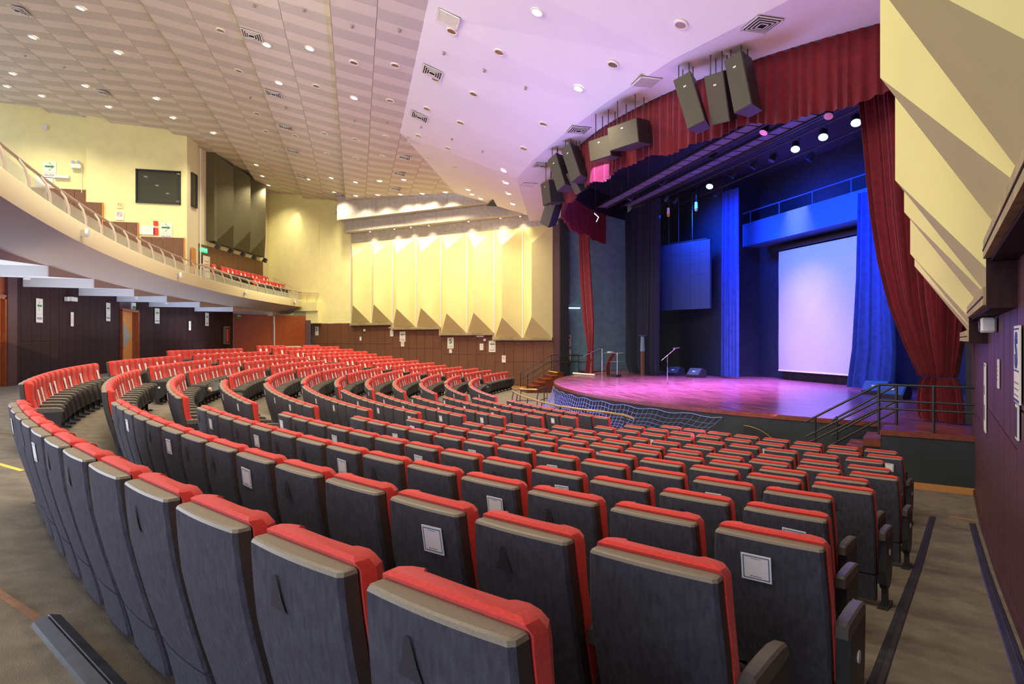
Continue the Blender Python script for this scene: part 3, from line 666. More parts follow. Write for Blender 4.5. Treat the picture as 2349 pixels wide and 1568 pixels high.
for nm in ('back_shell', 'back_cushion', 'seat_cushion', 'seat_pan'): link(nm, ME[nm], root)
link('front_card', ME['fcard'], root, Matrix.Translation((0, prof_y(.74)+.156, .74)) @ Matrix.Rotation(.20, 4, 'X'))
# black bag left on the folded seats
bg = empty('bag', (5.3, -30.35, 1.60), .4, 'black bag with beige lining lying on folded seats of the second block', 'bag')
m = MB(); R_ = []
for i in range(9):
    t = i/8; x = -.45+.9*t; h = .06+.17*math.sin(PI*t)**.6
    R_.append([(x, -.16+.03*math.sin(i*2), 0), (x, .16, 0), (x, .17, h*.5), (x, .07+.02*math.sin(i), h), (x, -.07, h*.96), (x, -.17, h*.5)])
m.loft(R_); m.obj('bag_body', M_bag, bg, smooth=True)
MB().bevbox((.12, -.12, .05), (.34, .14, .11), .03).obj('lining', M_beige, bg, smooth=True)

# ------------------------------------------------------------------ stage
CX, CY, CR, SZ = 1.1, -5.4, 14.4, 1.07
st = empty('stage', label='curved stage with glossy dark red floor and wooden edge', cat='stage')
def SA(a, R=CR, z=SZ): return (CX+R*math.sin(a), CY-R*math.cos(a), z)
aL, aR = math.asin((-11.2-CX)/CR), math.asin((10.75-CX)/CR)
arc = [SA(aL+(aR-aL)*i/60)[:2] for i in range(61)]
e1, e0 = (11.41, -17.19), (12.62, -16.10)
deck = arc+[(10.85, -16.55), e1, e0, (12.7, -8.0), (-12.7, -8.0), (-12.7, -14.6), (-11.4, -14.7)]
MB().prism(deck, SZ-.03, SZ).obj('deck', M_deck, st)
edge = [(-11.3, -14.8)]+arc+[(10.85, -16.55), e1, e0]
def strip(mb, pts, z0, z1, off, mi=0):
    P = [Vector(p) for p in pts]; Q = []
    for i, p in enumerate(P):
        t = (P[min(i+1, len(P)-1)]-P[max(i-1, 0)]).normalized(); Q.append(p+Vector((t.y, -t.x))*off)
    for a, b, c, d in zip(P[:-1], P[1:], Q[1:], Q[:-1]):
        mb.add([(a.x, a.y, z0), (b.x, b.y, z0), (c.x, c.y, z0), (d.x, d.y, z0), (a.x, a.y, z1), (b.x, b.y, z1), (c.x, c.y, z1), (d.x, d.y, z1)], [(0, 1, 2, 3), (7, 6, 5, 4), (3, 2, 6, 7), (0, 4, 5, 1), (0, 3, 7, 4), (1, 5, 6, 2)], mi)
m = MB(); strip(m, edge, SZ-.10, SZ+.004, .03); m.obj('edge_trim', M_woodtrim, st)
m = MB(); strip(m, edge, 0, SZ-.10, .005); m.obj('fascia', M_fascia, st)
m = MB(); strip(m, [e1, e0], 0, .12, .03); m.obj('skirting', M_base, st)
# steps at the near end
ss = empty('stage_steps', label='short wooden steps with red edges at the near end of the stage', cat='steps')
ud = (Vector(e1)-Vector(e0)).normalized(); up_ = Vector((ud.y, -ud.x)) if ud.y*1 < 0 else Vector((-ud.y, ud.x))
if up_.y < 0: up_ = -up_
for i in range(1, 6):
    z1 = SZ-.18*i; a = Vector(e1)+ud*(.30*(i-1)); b = Vector(e1)+ud*(.30*i); P = [a, b, b+up_*1.0, a+up_*1.0]
    if z1 <= .02: break
    MB().add([(p.x, p.y, z1-.04) for p in P]+[(p.x, p.y, z1) for p in P], [(3, 2, 1, 0), (4, 5, 6, 7), (0, 1, 5, 4), (1, 2, 6, 5), (2, 3, 7, 6), (3, 0, 4, 7)]).obj('tread', M_deck, ss)
    Q = [a-up_*.015, b-up_*.015, b+up_*0, a]; MB().add([(p.x, p.y, z1-.16) for p in Q]+[(p.x, p.y, z1+.004) for p in Q], [(3, 2, 1, 0), (4, 5, 6, 7), (0, 1, 5, 4), (1, 2, 6, 5), (2, 3, 7, 6), (3, 0, 4, 7)]).obj('side_trim', M_woodtrim, ss)
    Q = [a+up_*.02, b+up_*.02, b+up_*1.0, a+up_*1.0]; MB().add([(p.x, p.y, 0) for p in Q]+[(p.x, p.y, z1-.04) for p in Q], [(3, 2, 1, 0), (4, 5, 6, 7), (0, 1, 5, 4), (1, 2, 6, 5), (2, 3, 7, 6), (3, 0, 4, 7)]).obj('riser', M_fascia, ss)
def pt(xy, z): return (xy[0], xy[1], z)
rf = empty('stage_railing', label='black three-bar railing along the front of the near stage extension', cat='railing')
E0, E1, EN = Vector(e0)-Vector((.03, .02)), Vector((11.39, -17.21)), Vector((10.40, -18.08))
for dz in (.88, .57, .42): MB().tube([pt(E0, SZ+dz), pt(E1, SZ+dz), pt(EN, SZ+dz-.83)], .022, 8).obj('bar', M_black, rf)
for p, zt, zb in ((E1, SZ+.88, SZ-.1), ((12.05, -16.62), SZ+.88, SZ), (EN+(E1-EN)*.14, SZ+.88-.70, SZ-.98)): MB().tube([pt(p, zb), pt(p, zt)], .024, 8).obj('post', M_black, rf)
rr = empty('stage_railing', label='black sloping railing on the stage side of the near steps', cat='railing')
E2, E3 = Vector((10.91, -16.30)), Vector((10.02, -17.10))
for dz in (.82, .5, .3): MB().tube([pt(E2, SZ+dz), pt(E3, SZ+dz-.82)], .022, 8).obj('bar', M_black, rr)
for p, zt, zb in ((E2, SZ+.82, SZ), (E3+(E2-E3)*.08, SZ+.1, 0)): MB().tube([pt(p, zb), pt(p, zt)], .026, 8).obj('post', M_black, rr)
# far steps by the left wall
fs_ = empty('stage_steps', label='wooden steps with yellow nosings by the far side wall', cat='steps')
for i in range(6):
    z1 = SZ-.178*(5-i); y0 = -18.35+.34*i
    MB().box((-11.15, y0+.17, z1-.02), (1.5, .36, .04)).obj('tread', M_woodtrim, fs_)
    MB().box((-11.15, y0+.18, (z1-.04)/2), (1.46, .33, max(.02, z1-.04))).obj('riser', M_woodtrim, fs_)
    if i in (0, 5): MB().box((-11.15, y0-.0, z1), (1.5, .06, .045)).obj('nosing', M_yellow, fs_)
fr = empty('stair_railing', label='black handrail of the wooden steps by the far side wall', cat='railing')
for x in (-11.9, -10.45):
    for dz in (.9, .55): MB().tube([(x, -18.3, .1+dz), (x, -16.5, SZ+dz), (x, -14.9, SZ+dz)], .022, 6).obj('bar', M_black, fr)
    for y, z in ((-18.3, 0), (-16.5, .9), (-14.9, 1.0)): MB().tube([(x, y, z), (x, y, z+(1.0 if y < -18 else SZ+.9-z))], .022, 6).obj('post', M_black, fr)
# pit rail and the safety net
prl = empty('pit_railing', label='low curved railing with brass coloured handrail before the stage', cat='railing')
RAILP = [(-2.3, -21.17), (-.13, -21.42), (2.31, -21.49), (4.62, -21.17), (5.6, -20.9), (6.4, -20.5), (7.2, -20.2), (7.9, -20.4), (8.3, -20.9)]
RAILP = [(-2.13, -20.2), (-2.5, -20.8), (-2.0, -21.25), (-.6, -21.45), (1.0, -21.5), (2.5, -21.45), (3.9, -21.3), (4.9, -20.95), (5.7, -20.55), (6.4, -20.35), (7.1, -20.4)]
MB().tube([pt(p, .86) for p in RAILP], .028, 8).obj('handrail', M_brass, prl, smooth=True)
MB().tube([pt(p, .42) for p in RAILP], .016, 6).obj('bar', M_black, prl)
for i, p in enumerate(RAILP): MB().tube([pt(p, 0), pt(p, .55), (p[0]+.03, p[1]+.05, .86)], .018, 6).obj('post', M_black, prl)
MB().tube([(-2.13, -20.2, .86), (-3.4, -19.4, .86), (-3.4, -19.4, 0)], .022, 6).tube([(-3.0, -19.65, .86), (-3.0, -19.65, 0)], .022, 6).tube([(-3.4, -19.4, .4), (-2.13, -20.2, .4)], .018, 6).obj('gate', M_black, prl)
net = empty('safety_net', label='pale cord safety net slung from the stage edge to the pit rail', cat='net')
def netp(u, v):
    a = math.radians(-19+46*u); top = Vector(SA(a, CR+.04, .88)); q = np.interp(u*(len(RAILP)-4), range(len(RAILP)-3), range(3, len(RAILP))); 
    i = min(int(q), len(RAILP)-2); f = q-i; B = Vector((*(Vector(RAILP[i])*(1-f)+Vector(RAILP[i+1])*f), .10+.35*max(0, 1-abs(u-.5)*2)*.3))
    if u < .3: B = B+(Vector((-3.6, -19.6, .05))-B)*(1-u/.3)
    p = top.lerp(B, v); p.z = top.z+(B.z-top.z)*(v**.75)-.18*math.sin(PI*v)-.03*math.sin(u*60)*(1-v); return tuple(p)
m = MB(); NU, NV = 58, 15
for i in range(NU+1): m.tube([netp(i/NU, j/12) for j in range(13)], .006, 3, cap=False)
for j in range(NV+1): m.tube([netp(i/48, j/NV) for i in range(49)], .005, 3, cap=False)
m.obj('cords', M_rope, net, kind='stuff')
MB().tube([netp(0, v/6) for v in range(7)], .02, 6).tube([netp(i/40, 0) for i in range(41)], .012, 4).obj('border_rope', M_rope, net)
pcv = empty('pit_cover', label='black quarter-round board with brass edge leaning on the stage front', cat='board')
P = [SA(math.radians(28+8*i/8), CR+.1+.55*math.sin(PI/2*i/8), 0) for i in range(9)]
cen = SA(math.radians(32), CR+.25, 0)
MB().prism([(0, 0)]+[(.95*math.cos(i*PI/20), .78*math.sin(i*PI/20)) for i in range(11)], -.02, .02, M=Matrix.Translation((8.4, -18.15, 0)) @ Matrix.Rotation(math.radians(28), 4, 'Z') @ RX90).obj('board', M_black2, pcv)
MB().tube([(.95*math.cos(i*PI/20), .78*math.sin(i*PI/20), 0) for i in range(11)], .015, 6, M=Matrix.Translation((8.4, -18.15, 0)) @ Matrix.Rotation(math.radians(28), 4, 'Z') @ RX90).obj('brass_edge', M_brass, pcv)

# stage house
sw = empty('wall_stage', kind='structure')
m = MB()
vwall(m, (-4.75, -8.3), (13.5, -8.3), 0, 13); vwall(m, (-4.75, -10.3), (-4.75, -8.3), 0, 13)
vwall(m, (-13.0, -10.3), (-4.75, -10.3), 0, 13); vwall(m, (12.8, -16.4), (12.8, -8.3), 0, 13)
m.quad((-14, -19.8, 10.6), (14, -19.8, 10.6), (14, -8, 10.6), (-14, -8, 10.6))
m.obj('black_wall', M_stagewall, sw)
m = MB()
for a in range(-60, 50, 4): vwall(m, SA(math.radians(a), 13.9)[:2], SA(math.radians(a+4), 13.9)[:2], 9.5, 10.6)
m.obj('dark_border', M_black2, sw)
m = MB(); vwall(m, (-12.72, -16.3), (-12.72, -10.3), 0, 10.2); m.obj('slate_wall', M_sidewall, sw)
m = MB(); m.box((-11.95, -15.75, 5.0), (.16, .5, 9.9)); m.box((12.1, -15.5, 5.6), (.3, .5, 8.8)); m.obj('proscenium_edge', M_black2, sw)
MB().box((3, -8.28, 6), (.03, .02, 9)).box((-7.2, -10.27, 8), (.04, .03, 6)).box((-5.9, -10.27, 8), (.04, .03, 6)).box((-9, -10.27, 8), (.04, .03, 6)).obj('wall_joint', M_black2, sw)
def drape(name, levels, pleats, depth, mt, label, cat, th=.0, amp=1., seed=0, parent=None, group=None):
    """levels: (z, x0, x1, y); pleated sheet with thickness"""
    rnd = random.Random(seed); N = pleats*8; ph = [rnd.uniform(-.5, .5) for _ in range(pleats+1)]; m = MB(); R_ = []
    for z, x0, x1, y in levels:
        front = []; back = []
        for i in range(N+1):
            t = i/N; k = t*pleats; a = 2*PI*k+ph[int(k) if int(k) < pleats else pleats]*.0
            d = depth*(.55+.45*math.sin(a+math.sin(k*1.7+seed)))*(.7+.3*math.sin(k*.9+seed*2)); x = x0+(x1-x0)*(t+.18/pleats*math.sin(a*.5+seed))
            front.append((x, y-d, z)); back.append((x, y-d+.02, z))
        R_.append(front+back[::-1])
    m.loft(R_); return m.obj(name, mt, parent, smooth=True, label=label, cat=cat, group=group)
def drape_thing(name, label, parts_): 
    r = empty(name, label=label, cat='curtain')
    for nm, lv, pl, dp, mt, sd in parts_: drape(nm, lv, pl, dp, mt, None, None, seed=sd, parent=r)
    return r
def lev(L, n=5):
    out = []
    for a, b in zip(L[:-1], L[1:]):
        for i in range(n): t = i/n; out.append(tuple(a[j]+(b[j]-a[j])*t for j in range(4)))
    return out+[L[-1]]
Yr = -15.1
right = [(8.85, 8.75, 11.9, Yr), (7.5, 8.92, 11.9, Yr), (6.45, 9.04, 11.85, Yr), (5.7, 9.14, 11.8, Yr), (4.64, 9.35, 11.7, Yr), (3.62, 9.66, 11.55, Yr), (2.72, 10.08, 11.4, Yr), (2.12, 10.42, 11.28, Yr), (2.04, 10.44, 11.25, Yr)]
low = [(2.02, 10.46, 11.24, Yr), (1.9, 10.38, 11.30, Yr), (1.6, 10.33, 11.36, Yr), (1.2, 10.34, 11.40, Yr), (1.10, 10.40, 11.38, Yr)]
drape_thing('stage_curtain', 'crimson velvet curtain tied back at the near side of the stage', [('upper_drape', lev(right, 3), 19, .20, M_velvet, 1), ('lower_drape', low, 14, .18, M_velvet, 2)])
MB()
left = [(8.9, -10.15, -8.95, -15.45), (6.0, -9.95, -8.5, -15.45), (3.72, -9.45, -8.12, -15.45), (2.25, -8.72, -8.22, -15.45)]
lowl = [(2.23, -8.72, -8.22, -15.45), (1.9, -8.85, -8.2, -15.45), (1.10, -9.1, -8.25, -15.45)]
drape_thing('stage_curtain', 'crimson velvet curtain tied back at the far side of the stage', [('upper_drape', lev(left, 4), 6, .16, M_velvet, 3), ('lower_drape', lowl, 5, .14, M_velvet, 4)])
drape_thing('stage_drape', 'wide dark blue pleated curtain behind the lectern', [('cloth', [(9.6, -9.6, -5.6, -13.0), (6, -9.5, -5.7, -13.0), (1.6, -9.5, -5.8, -13.0), (1.09, -9.3, -5.9, -12.9)], 14, .3, M_blackcloth, 5)])
drape_thing('stage_drape', 'narrow blue pleated curtain between the video wall and the screen', [('cloth', [(9.6, -4.15, -3.0, -10.6), (6, -4.25, -3.0, -10.6), (1.15, -4.3, -3.0, -10.6)], 7, .2, M_bluecloth, 6)])
drape_thing('stage_drape', 'bright blue pleated curtain beside the near edge of the screen', [('cloth', [(8.0, 3.0, 4.2, -9.7), (5, 2.9, 4.4, -9.7), (2.5, 2.7, 4.6, -9.7), (1.12, 2.45, 4.5, -9.7)], 7, .22, M_bluecloth, 7)])
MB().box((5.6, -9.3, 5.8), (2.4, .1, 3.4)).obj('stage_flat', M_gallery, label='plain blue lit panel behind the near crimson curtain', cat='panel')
drape_thing('stage_drape', 'dark side masking curtain beyond the near crimson curtain', [('cloth', [(9, 11.3, 12.6, -13.2), (1.1, 11.2, 12.6, -13.2)], 7, .2, M_blackcloth, 8)])
# valance
val = empty('valance', label='long pleated crimson valance curving above the stage front', cat='curtain')
m = MB(); R_ = []; RV = 14.05; NP = 96; va0, va1 = math.radians(-52), math.radians(45)
zl = [9.74, 9.0, 8.5, 8.2, 8.06]
top = []
for li, z in enumerate(zl):
    f_ = []; b_ = []
    for i in range(NP*6+1):
        t = i/(NP*6); a = va0+(va1-va0)*t; s = math.sin(2*PI*t*NP+math.sin(t*170)); R = RV+(.02+.05*li/4)*s+.03*math.sin(t*61)*li/4
        zz = z-(.07*math.sin(t*44)+.05*math.sin(t*95+1) if li == 4 else 0)
        f_.append(SA(a, R, zz)); b_.append(SA(a, R-.02, zz))
    R_.append(f_+b_[::-1])
m.loft(R_); m.obj('pleated_cloth', M_velvet, val, smooth=True)
MB().tube([SA(va0+(va1-va0)*i/60, RV-.02, 9.69) for i in range(61)], .03, 4).obj('track', M_black, val)
# projection screen
ps = empty('projection_screen', label='large white projection screen hanging at the rear of the stage', cat='screen')
m = MB(); X0, X1, Z0, Z1, YS = -2.53, 2.66, 1.50, 6.72, -8.9
V = []; NX, NZ = 60, 50
for j in range(NZ+1):
    for i in range(NX+1):
        u_, v_ = i/NX, j/NZ; d = .012*math.sin(9*u_+5*v_)*math.sin(7*v_+3*u_)+.009*math.sin(26*(u_-.4*v_)+2*math.sin(5*v_))*(v_*(1-v_)*3)
        V.append((X0+(X1-X0)*u_, YS-.02-d, Z0+(Z1-Z0)*v_))
F = [(j*(NX+1)+i, j*(NX+1)+i+1, (j+1)*(NX+1)+i+1, (j+1)*(NX+1)+i) for j in range(NZ) for i in range(NX)]
m.add(V, F); m.obj('cloth', M_screen, ps, smooth=True)
MB().box((.06, YS+.02, 6.86), (5.9, .12, .16)).obj('top_batten', M_black, ps); MB().box((.06, YS-.01, 1.48), (5.2, .05, .06)).obj('bottom_bar', M_white, ps)
m = MB(); drl = [(1.5, -2.5, 3.2, -8.7), (1.08, -2.5, 3.2, -8.7)]
drape('skirt_cloth', drl, 14, .06, M_black2, 'black skirt cloth hanging below the projection screen', 'curtain')
# fly gallery
fg = empty('fly_gallery', label='blue lit gallery walkway with handrail above the projection screen', cat='gallery')
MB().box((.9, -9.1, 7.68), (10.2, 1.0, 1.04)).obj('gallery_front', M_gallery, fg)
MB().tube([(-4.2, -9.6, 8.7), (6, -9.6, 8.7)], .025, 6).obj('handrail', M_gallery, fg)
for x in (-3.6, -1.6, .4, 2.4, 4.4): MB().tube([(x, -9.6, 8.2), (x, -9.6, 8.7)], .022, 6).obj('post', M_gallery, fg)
# LED wall
A, B = Vector((-8.2, -12.58)), Vector((-4.68, -11.0)); dn = (B-A).normalized(); nl = Vector((dn.y, -dn.x)); L_ = (B-A).length
lw = empty('video_wall', mw=frame((*((A+B)/2), 5.93), nl), label='dark blank video wall hung on cables at the rear of the stage', cat='screen')
MB().box((0, .06, 0), (L_, .12, 3.26)).obj('display', M_led, lw)
for i in range(7):
    for j in range(6): MB().box((-L_/2+L_/7*(i+.5), -.005, -1.63+3.26/6*(j+.5)), (L_/7-.006, .012, 3.26/6-.006)).obj('module', M_led, lw)
for x in (-1.1, -.5, .1, .9): MB().tube([(x, .06, 1.63), (x, .06, 4.0)], .012, 5).obj('cable', M_metal, lw)
MB().box((0, .06, 1.68), (L_*.9, .06, .06)).obj('hanging_bar', M_black, lw)
# rigging: two slatted bridges, pipes and lamps
def bridge(x0, x1, y, z, label, w=.55):
    r = empty('lighting_bridge', (0, 0, 0), label=label, cat='truss')
    for dy in (-w/2, w/2): MB().box(((x0+x1)/2, y+dy, z), (x1-x0, .06, .10)).obj('side_rail', M_black, r)
    N = int((x1-x0)/.62)
    for i in range(N): MB().box((x0+.62*(i+.5), y, z+.02), (.54, w-.08, .03)).obj('slat', M_strip, r)
    for i in range(0, N, 3): MB().tube([(x0+.62*i, y-w/2, z), (x0+.62*i, y-w/2, 11)], .012, 4).obj('cable', M_metal, r)
bridge(-6.5, 8.5, -15.75, 9.15, 'slatted lighting bridge just behind the valance')
bridge(-7.2, 9.0, -14.1, 9.45, 'long violet slatted lighting bridge above the middle of the stage')
for i, (y, z) in enumerate(((-15.0, 9.5), (-13.2, 9.65), (-12.5, 9.75), (-11.4, 9.6))):
    r = MB().tube([(-8.5, y, z), (9.5, y, z)], .03, 6).obj('lighting_pipe', M_black, label='black metal lighting pipe above the stage, %s from the hall' % ORD[i], cat='pipe', group='lighting pipes above the stage')
def par(loc, lit, label, aim=(0, -.25, -1), s=1.):
    r = empty('stage_light', loc, label=label, cat='stage light', group='blue stage lamps' if lit else 'unlit stage lanterns')
    q = Vector(aim).to_track_quat('-Z', 'Y').to_matrix().to_4x4()
    MB().cyl((0, 0, .16*s), (0, 0, -.16*s), .10*s, .16*s, 16, M=q).obj('can', M_black, r, smooth=True)
    MB().cyl((0, 0, -.161*s), (0, 0, -.17*s), .14*s, .14*s, 16, M=q).obj('lens', M_blueled if lit else M_chrome, r)
    MB().tube([(-.17*s, 0, 0), (-.17*s, 0, .22*s), (.17*s, 0, .22*s), (.17*s, 0, 0)], .012, 5).obj('yoke', M_black, r)
    return r
nth = ['leftmost', 'second', 'third', 'rightmost']
for i, x in enumerate((-2.25, 3.08, 4.39, 5.75)):
    par((x, -12.5, 9.46), True, 'glowing blue stage lamp under the pipe, %s of four' % nth[i], (.5, -.5, -1))
    light('blue_lamp', 'SPOT', (x, -12.5, 9.2), 500, (.10, .25, 1), (x*.7, -13.5, 0), .12, angle=95, blend=.8)
for i, (x, y, z) in enumerate(((-5.2, -12.5, 9.4), (-.6, -12.5, 9.45), (.8, -12.5, 9.45), (1.9, -12.5, 9.4), (-4.6, -13.3, 9.35), (6.6, -14.2, 9.2), (5.0, -15.1, 9.2), (2.2, -15.1, 9.2), (-1.5, -15.1, 9.2), (-4.5, -15.1, 9.25), (-3.3, -11.5, 9.3), (2.6, -11.5, 9.3))):
    par((x, y, z), False, 'unlit black stage lantern hanging over the stage, %s of the dark lanterns' % ORD[i], (random.uniform(-.6, .6), -.6, -1), .85)
for i, (x, y) in enumerate(((-4.6, -13.2), (-3.2, -12.6))):
    r = empty('pendant_lamp', (x, y, 8.6), label=('small white pendant lamp with orange bulb nearer the video wall' if i == 0 else 'small white pendant lamp with orange bulb under the blue lamp'), cat='lamp')
    MB().cyl((0, 0, .28), (0, 0, 0), .06, .07, 12).obj('holder', M_white, r); MB().cyl((0, 0, 0), (0, 0, -.12), .08, .05, 12).obj('bulb', M_orange, r); MB().tube([(0, 0, .28), (0, 0, 1.0)], .008, 4).obj('cord', M_black, r)
bs = empty('tube_light', label='bright cyan tube light behind the far end of the valance', cat='light')
MB().tube([(-3.4, -17.3, 8.2), (-3.3, -17.15, 8.02), (-3.42, -17.2, 7.85)], .02, 6).obj('tube', M_tube, bs)
# things on stage
def mic(loc, rz, label, boom=(.55, .38), h=1.05):
    r = empty('microphone_stand', loc, rz, label, 'microphone stand')
    for k in range(3): a = 2*PI*k/3+.3; MB().tube([(0, 0, .10), (.32*math.cos(a), .32*math.sin(a), .015)], .010, 5).obj('leg', M_chrome, r)
    MB().tube([(0, 0, .08), (0, 0, h)], [.014, .010], 8).obj('pole', M_chrome, r); MB().tube([(0, 0, h-.45), (0, 0, h-.3)], .018, 8).obj('clutch', M_black, r)
    bx_, bz_ = boom; MB().tube([(-bx_*.75, 0, h-bz_*.75), (bx_, 0, h+bz_)], .011, 6).obj('boom', M_chrome, r)
    MB().tube([(bx_-.04, 0, h+bz_), (bx_+.14, 0, h+bz_+.02)], [.018, .022], 8).obj('microphone', M_black, r); MB().cyl((bx_-.10, 0, h+bz_-.01), (bx_-.03, 0, h+bz_), .035, .035, 10).obj('grille', M_chrome, r)
    return r
mic((-.68, -15.33, SZ), math.radians(76+0), 'chrome microphone stand with boom alone on the open stage floor', (.32, .27), 1.15)
mic((-7.4, -15.9, SZ), math.radians(76), 'microphone stand with boom reaching over the lectern', (.50, .24), 1.12)
pole = MB().tube([(-6.95, -15.5, SZ+.02), (-6.95, -15.5, SZ+1.35)], .018, 8).obj('straight_stand', M_chrome, label='plain straight chrome pole beside the lectern', cat='stand')
tb = MB().tube([(-8.6, -16.4, SZ+.05), (-6.9, -15.9, SZ+.05)], .045, 8).obj('white_tube', M_tube if False else M_white, label='long white tube lying on the stage floor beside the lectern', cat='tube')
lc = empty('lectern', (-6.35, -15.3, SZ), math.radians(30), 'lectern with curved wooden front, glass shelves and chrome post', 'lectern')
m = MB(); R_ = []
for i in range(13):
    t = i/12; z = 1.12*t; x = -.10-.14*math.sin(PI*(t*.9+.1))+.26*t*t
    R_.append([(x, -.14, z), (x+.035, -.14, z), (x+.035, .14, z), (x, .14, z)])
m.loft(R_); m.obj('curved_front', M_woodtrim, lc, smooth=True)
MB().box((.18, 0, 1.13), (.8, .45, .02)).obj('glass_top', M_glass, lc); MB().box((.25, 0, .72), (.42, .35, .015)).obj('glass_shelf', M_glass, lc)
MB().tube([(.38, 0, 0), (.38, 0, 1.12)], .018, 8).obj('post', M_chrome, lc); MB().box((.2, 0, .05), (.55, .4, .10)).obj('base', M_black, lc); MB().box((-.02, 0, 1.17), (.2, .25, .04)).obj('papers', M_white, lc)
def wedge(x, y, rz, label):
    r = empty('stage_monitor', (x, y, SZ), rz, label, 'monitor speaker', 'wedge monitors on the stage')
    pr = [(-.28, 0.0), (.20, 0.0), (.30, .14), (.22, .36), (-.02, .44), (-.30, .12)]
    MB().loft([[(-.36, y_, z_) for y_, z_ in pr], [(.36, y_, z_) for y_, z_ in pr]]).obj('cabinet', M_black, r)
    MB().add([(-.33, -.295, .145), (.33, -.295, .145), (.33, -.05, .43), (-.33, -.05, .43)], [(0, 1, 2, 3)]).obj('grille', M_led, r)
    MB().box((.0, -.2, .29), (.16, .012, .05), M=None).obj('badge', M_white, r)
wedge(-6.3, -11.9, math.radians(20), 'black wedge monitor speaker farthest from the screen at the far rear stage')
wedge(-4.7, -11.7, math.radians(20), 'black wedge monitor speaker next to the narrow blue curtain')
wedge(4.9, -10.9, math.radians(20), 'black wedge monitor speaker beside the bright blue curtain')
wedge(6.15, -11.5, math.radians(20), 'black wedge monitor speaker nearest the tied crimson curtain')
bn = empty('stage_stand', (-6.66, -13.2, SZ), 0, 'tall narrow stand with pale top and brown base behind the lectern', 'stand')
MB().box((0, -.3, .6), (.14, .12, 1.2)).obj('lower_post', M_wains, bn); MB().box((0, -.3, 1.55), (.26, .12, .72), top=.7).obj('pale_panel', M_sidewall, bn); MB().box((0, -.3, 1.96), (.5, .14, .04)).obj('top_bar', M_gallery, bn)
fe = empty('fire_extinguisher', (-12.62, -15.2, 1.95), 0, 'white and yellow fire extinguisher on the slate wall', 'fire extinguisher')
MB().cyl((.1, 0, -.25), (.1, 0, .3), .09, .09, 12).cyl((.1, 0, .3), (.1, 0, .38), .05, .03, 10).obj('cylinder', M_white, fe, smooth=True); MB().cyl((.1, 0, -.36), (.1, 0, -.27), .07, .09, 10).obj('base', M_yellow, fe)
hg = MB().tube([(-12.5, -15.2, 1.66), (-12.35, -15.35, 1.3), (-12.2, -15.5, 1.08)], .02, 6).obj('hose', M_black, fe, M=Matrix.Translation((12.62, 15.2, -1.95)))
ft = empty('tube_light', label='lit fluorescent tube on the slate wall above the far steps', cat='light')
MB().tube([(-12.62, -15.3, 4.66), (-12.62, -14.55, 4.66)], .04, 8).obj('tube', M_tube, ft); MB().box((-12.68, -15.25, 4.66), (.08, 1.4, .05)).obj('fitting', M_black, ft)
for i, (z, lab) in enumerate(((2.95, 'upper white notice above the fire extinguisher'), (2.6, 'lower white notice with red mark above the fire extinguisher'))):
    r = empty('notice', mw=frame((-12.7, -15.2, z), (1, 0)), label=lab, cat='sign'); MB().box((0, -.01, 0), (.26, .02, .32)).obj('plate', M_signw, r); MB().box((.0, -.022, -.02*i), (.06 if i else .14, .004, .14)).obj('print', M_redprint, r)

# hung loudspeakers
def spk(px, py, pz, az, tilt, roll, dims, label, rods=True):
    M = Matrix.Translation((px, py, pz)) @ Matrix.Rotation(az, 4, 'Z') @ Matrix.Rotation(tilt, 4, 'X') @ Matrix.Rotation(roll, 4, 'Y')
    r = empty('hung_loudspeaker', mw=M, label=label, cat='speaker', group='loudspeakers hung before the valance')
    w, d, h = dims
    # local -y is the grille; cabinet narrows to the rear
    MB().add([(-w/2, -d/2, -h/2), (w/2, -d/2, -h/2), (w*.36, d/2, -h/2), (-w*.36, d/2, -h/2), (-w/2, -d/2, h/2), (w/2, -d/2, h/2), (w*.36, d/2, h/2), (-w*.36, d/2, h/2)], [(3, 2, 1, 0), (4, 5, 6, 7), (0, 1, 5, 4), (1, 2, 6, 5), (2, 3, 7, 6), (3, 0, 4, 7)]).obj('cabinet', M_black, r)
    MB().box((0, -d/2-.008, 0), (w-.03, .02, h-.03)).obj('grille', M_spk, r)
    MB().box((0, -d/2-.02, h*.28), (.07, .006, .035)).obj('badge', M_white, r)
    MI = M.inverted(); ro = MB()
    for sx in (-.3, .3):
        for sy in (-.25, .25):
            a = M @ Vector((w*sx, d*sy, h/2)); b = Vector((a.x, a.y, 9.72)); 
            if b.z > a.z+.05: ro.tube([MI @ a, MI @ b], .014, 5)
    ro.obj('hanging_rods', M_black, r)
def face(x, y): return math.atan2(x-CX, -(y-CY))  # azimuth so that -y looks away from the stage centre
def spk_at(x, y, z, extra, tilt, roll, dims, label): spk(x, y, z, face(x, y)+extra, tilt, roll, dims, label)
spk_at(7.45, -18.95, 8.72, .25, .0, -.28, (.46, .55, 1.35), 'tall tilted loudspeaker leaning beside the two nearest ones')
spk_at(7.95, -18.45, 8.72, .1, .35, .0, (.48, .62, 1.15), 'loudspeaker tipped steeply down between two tall tilted ones')
spk_at(8.55, -18.25, 8.82, -.1, .0, -.2, (.46, .55, 1.35), 'tall tilted loudspeaker nearest to the yellow folded panels')
spk_at(3.8, -19.75, 8.62, .25, .15, 0, (.85, .6, .62), 'left one of the two box loudspeakers facing down over the middle')
spk_at(4.95, -19.45, 8.68, .15, .15, 0, (1.1, .75, .66), 'larger one of the two box loudspeakers over the middle')
spk_at(.35, -20.0, 8.75, .5, 0, -.38, (.46, .55, 1.3), 'far cluster loudspeaker, tall and tilted, first of its pair')
spk_at(1.25, -19.8, 8.85, .5, 0, -.38, (.46, .55, 1.3), 'far cluster loudspeaker, tall and tilted, second of its pair')
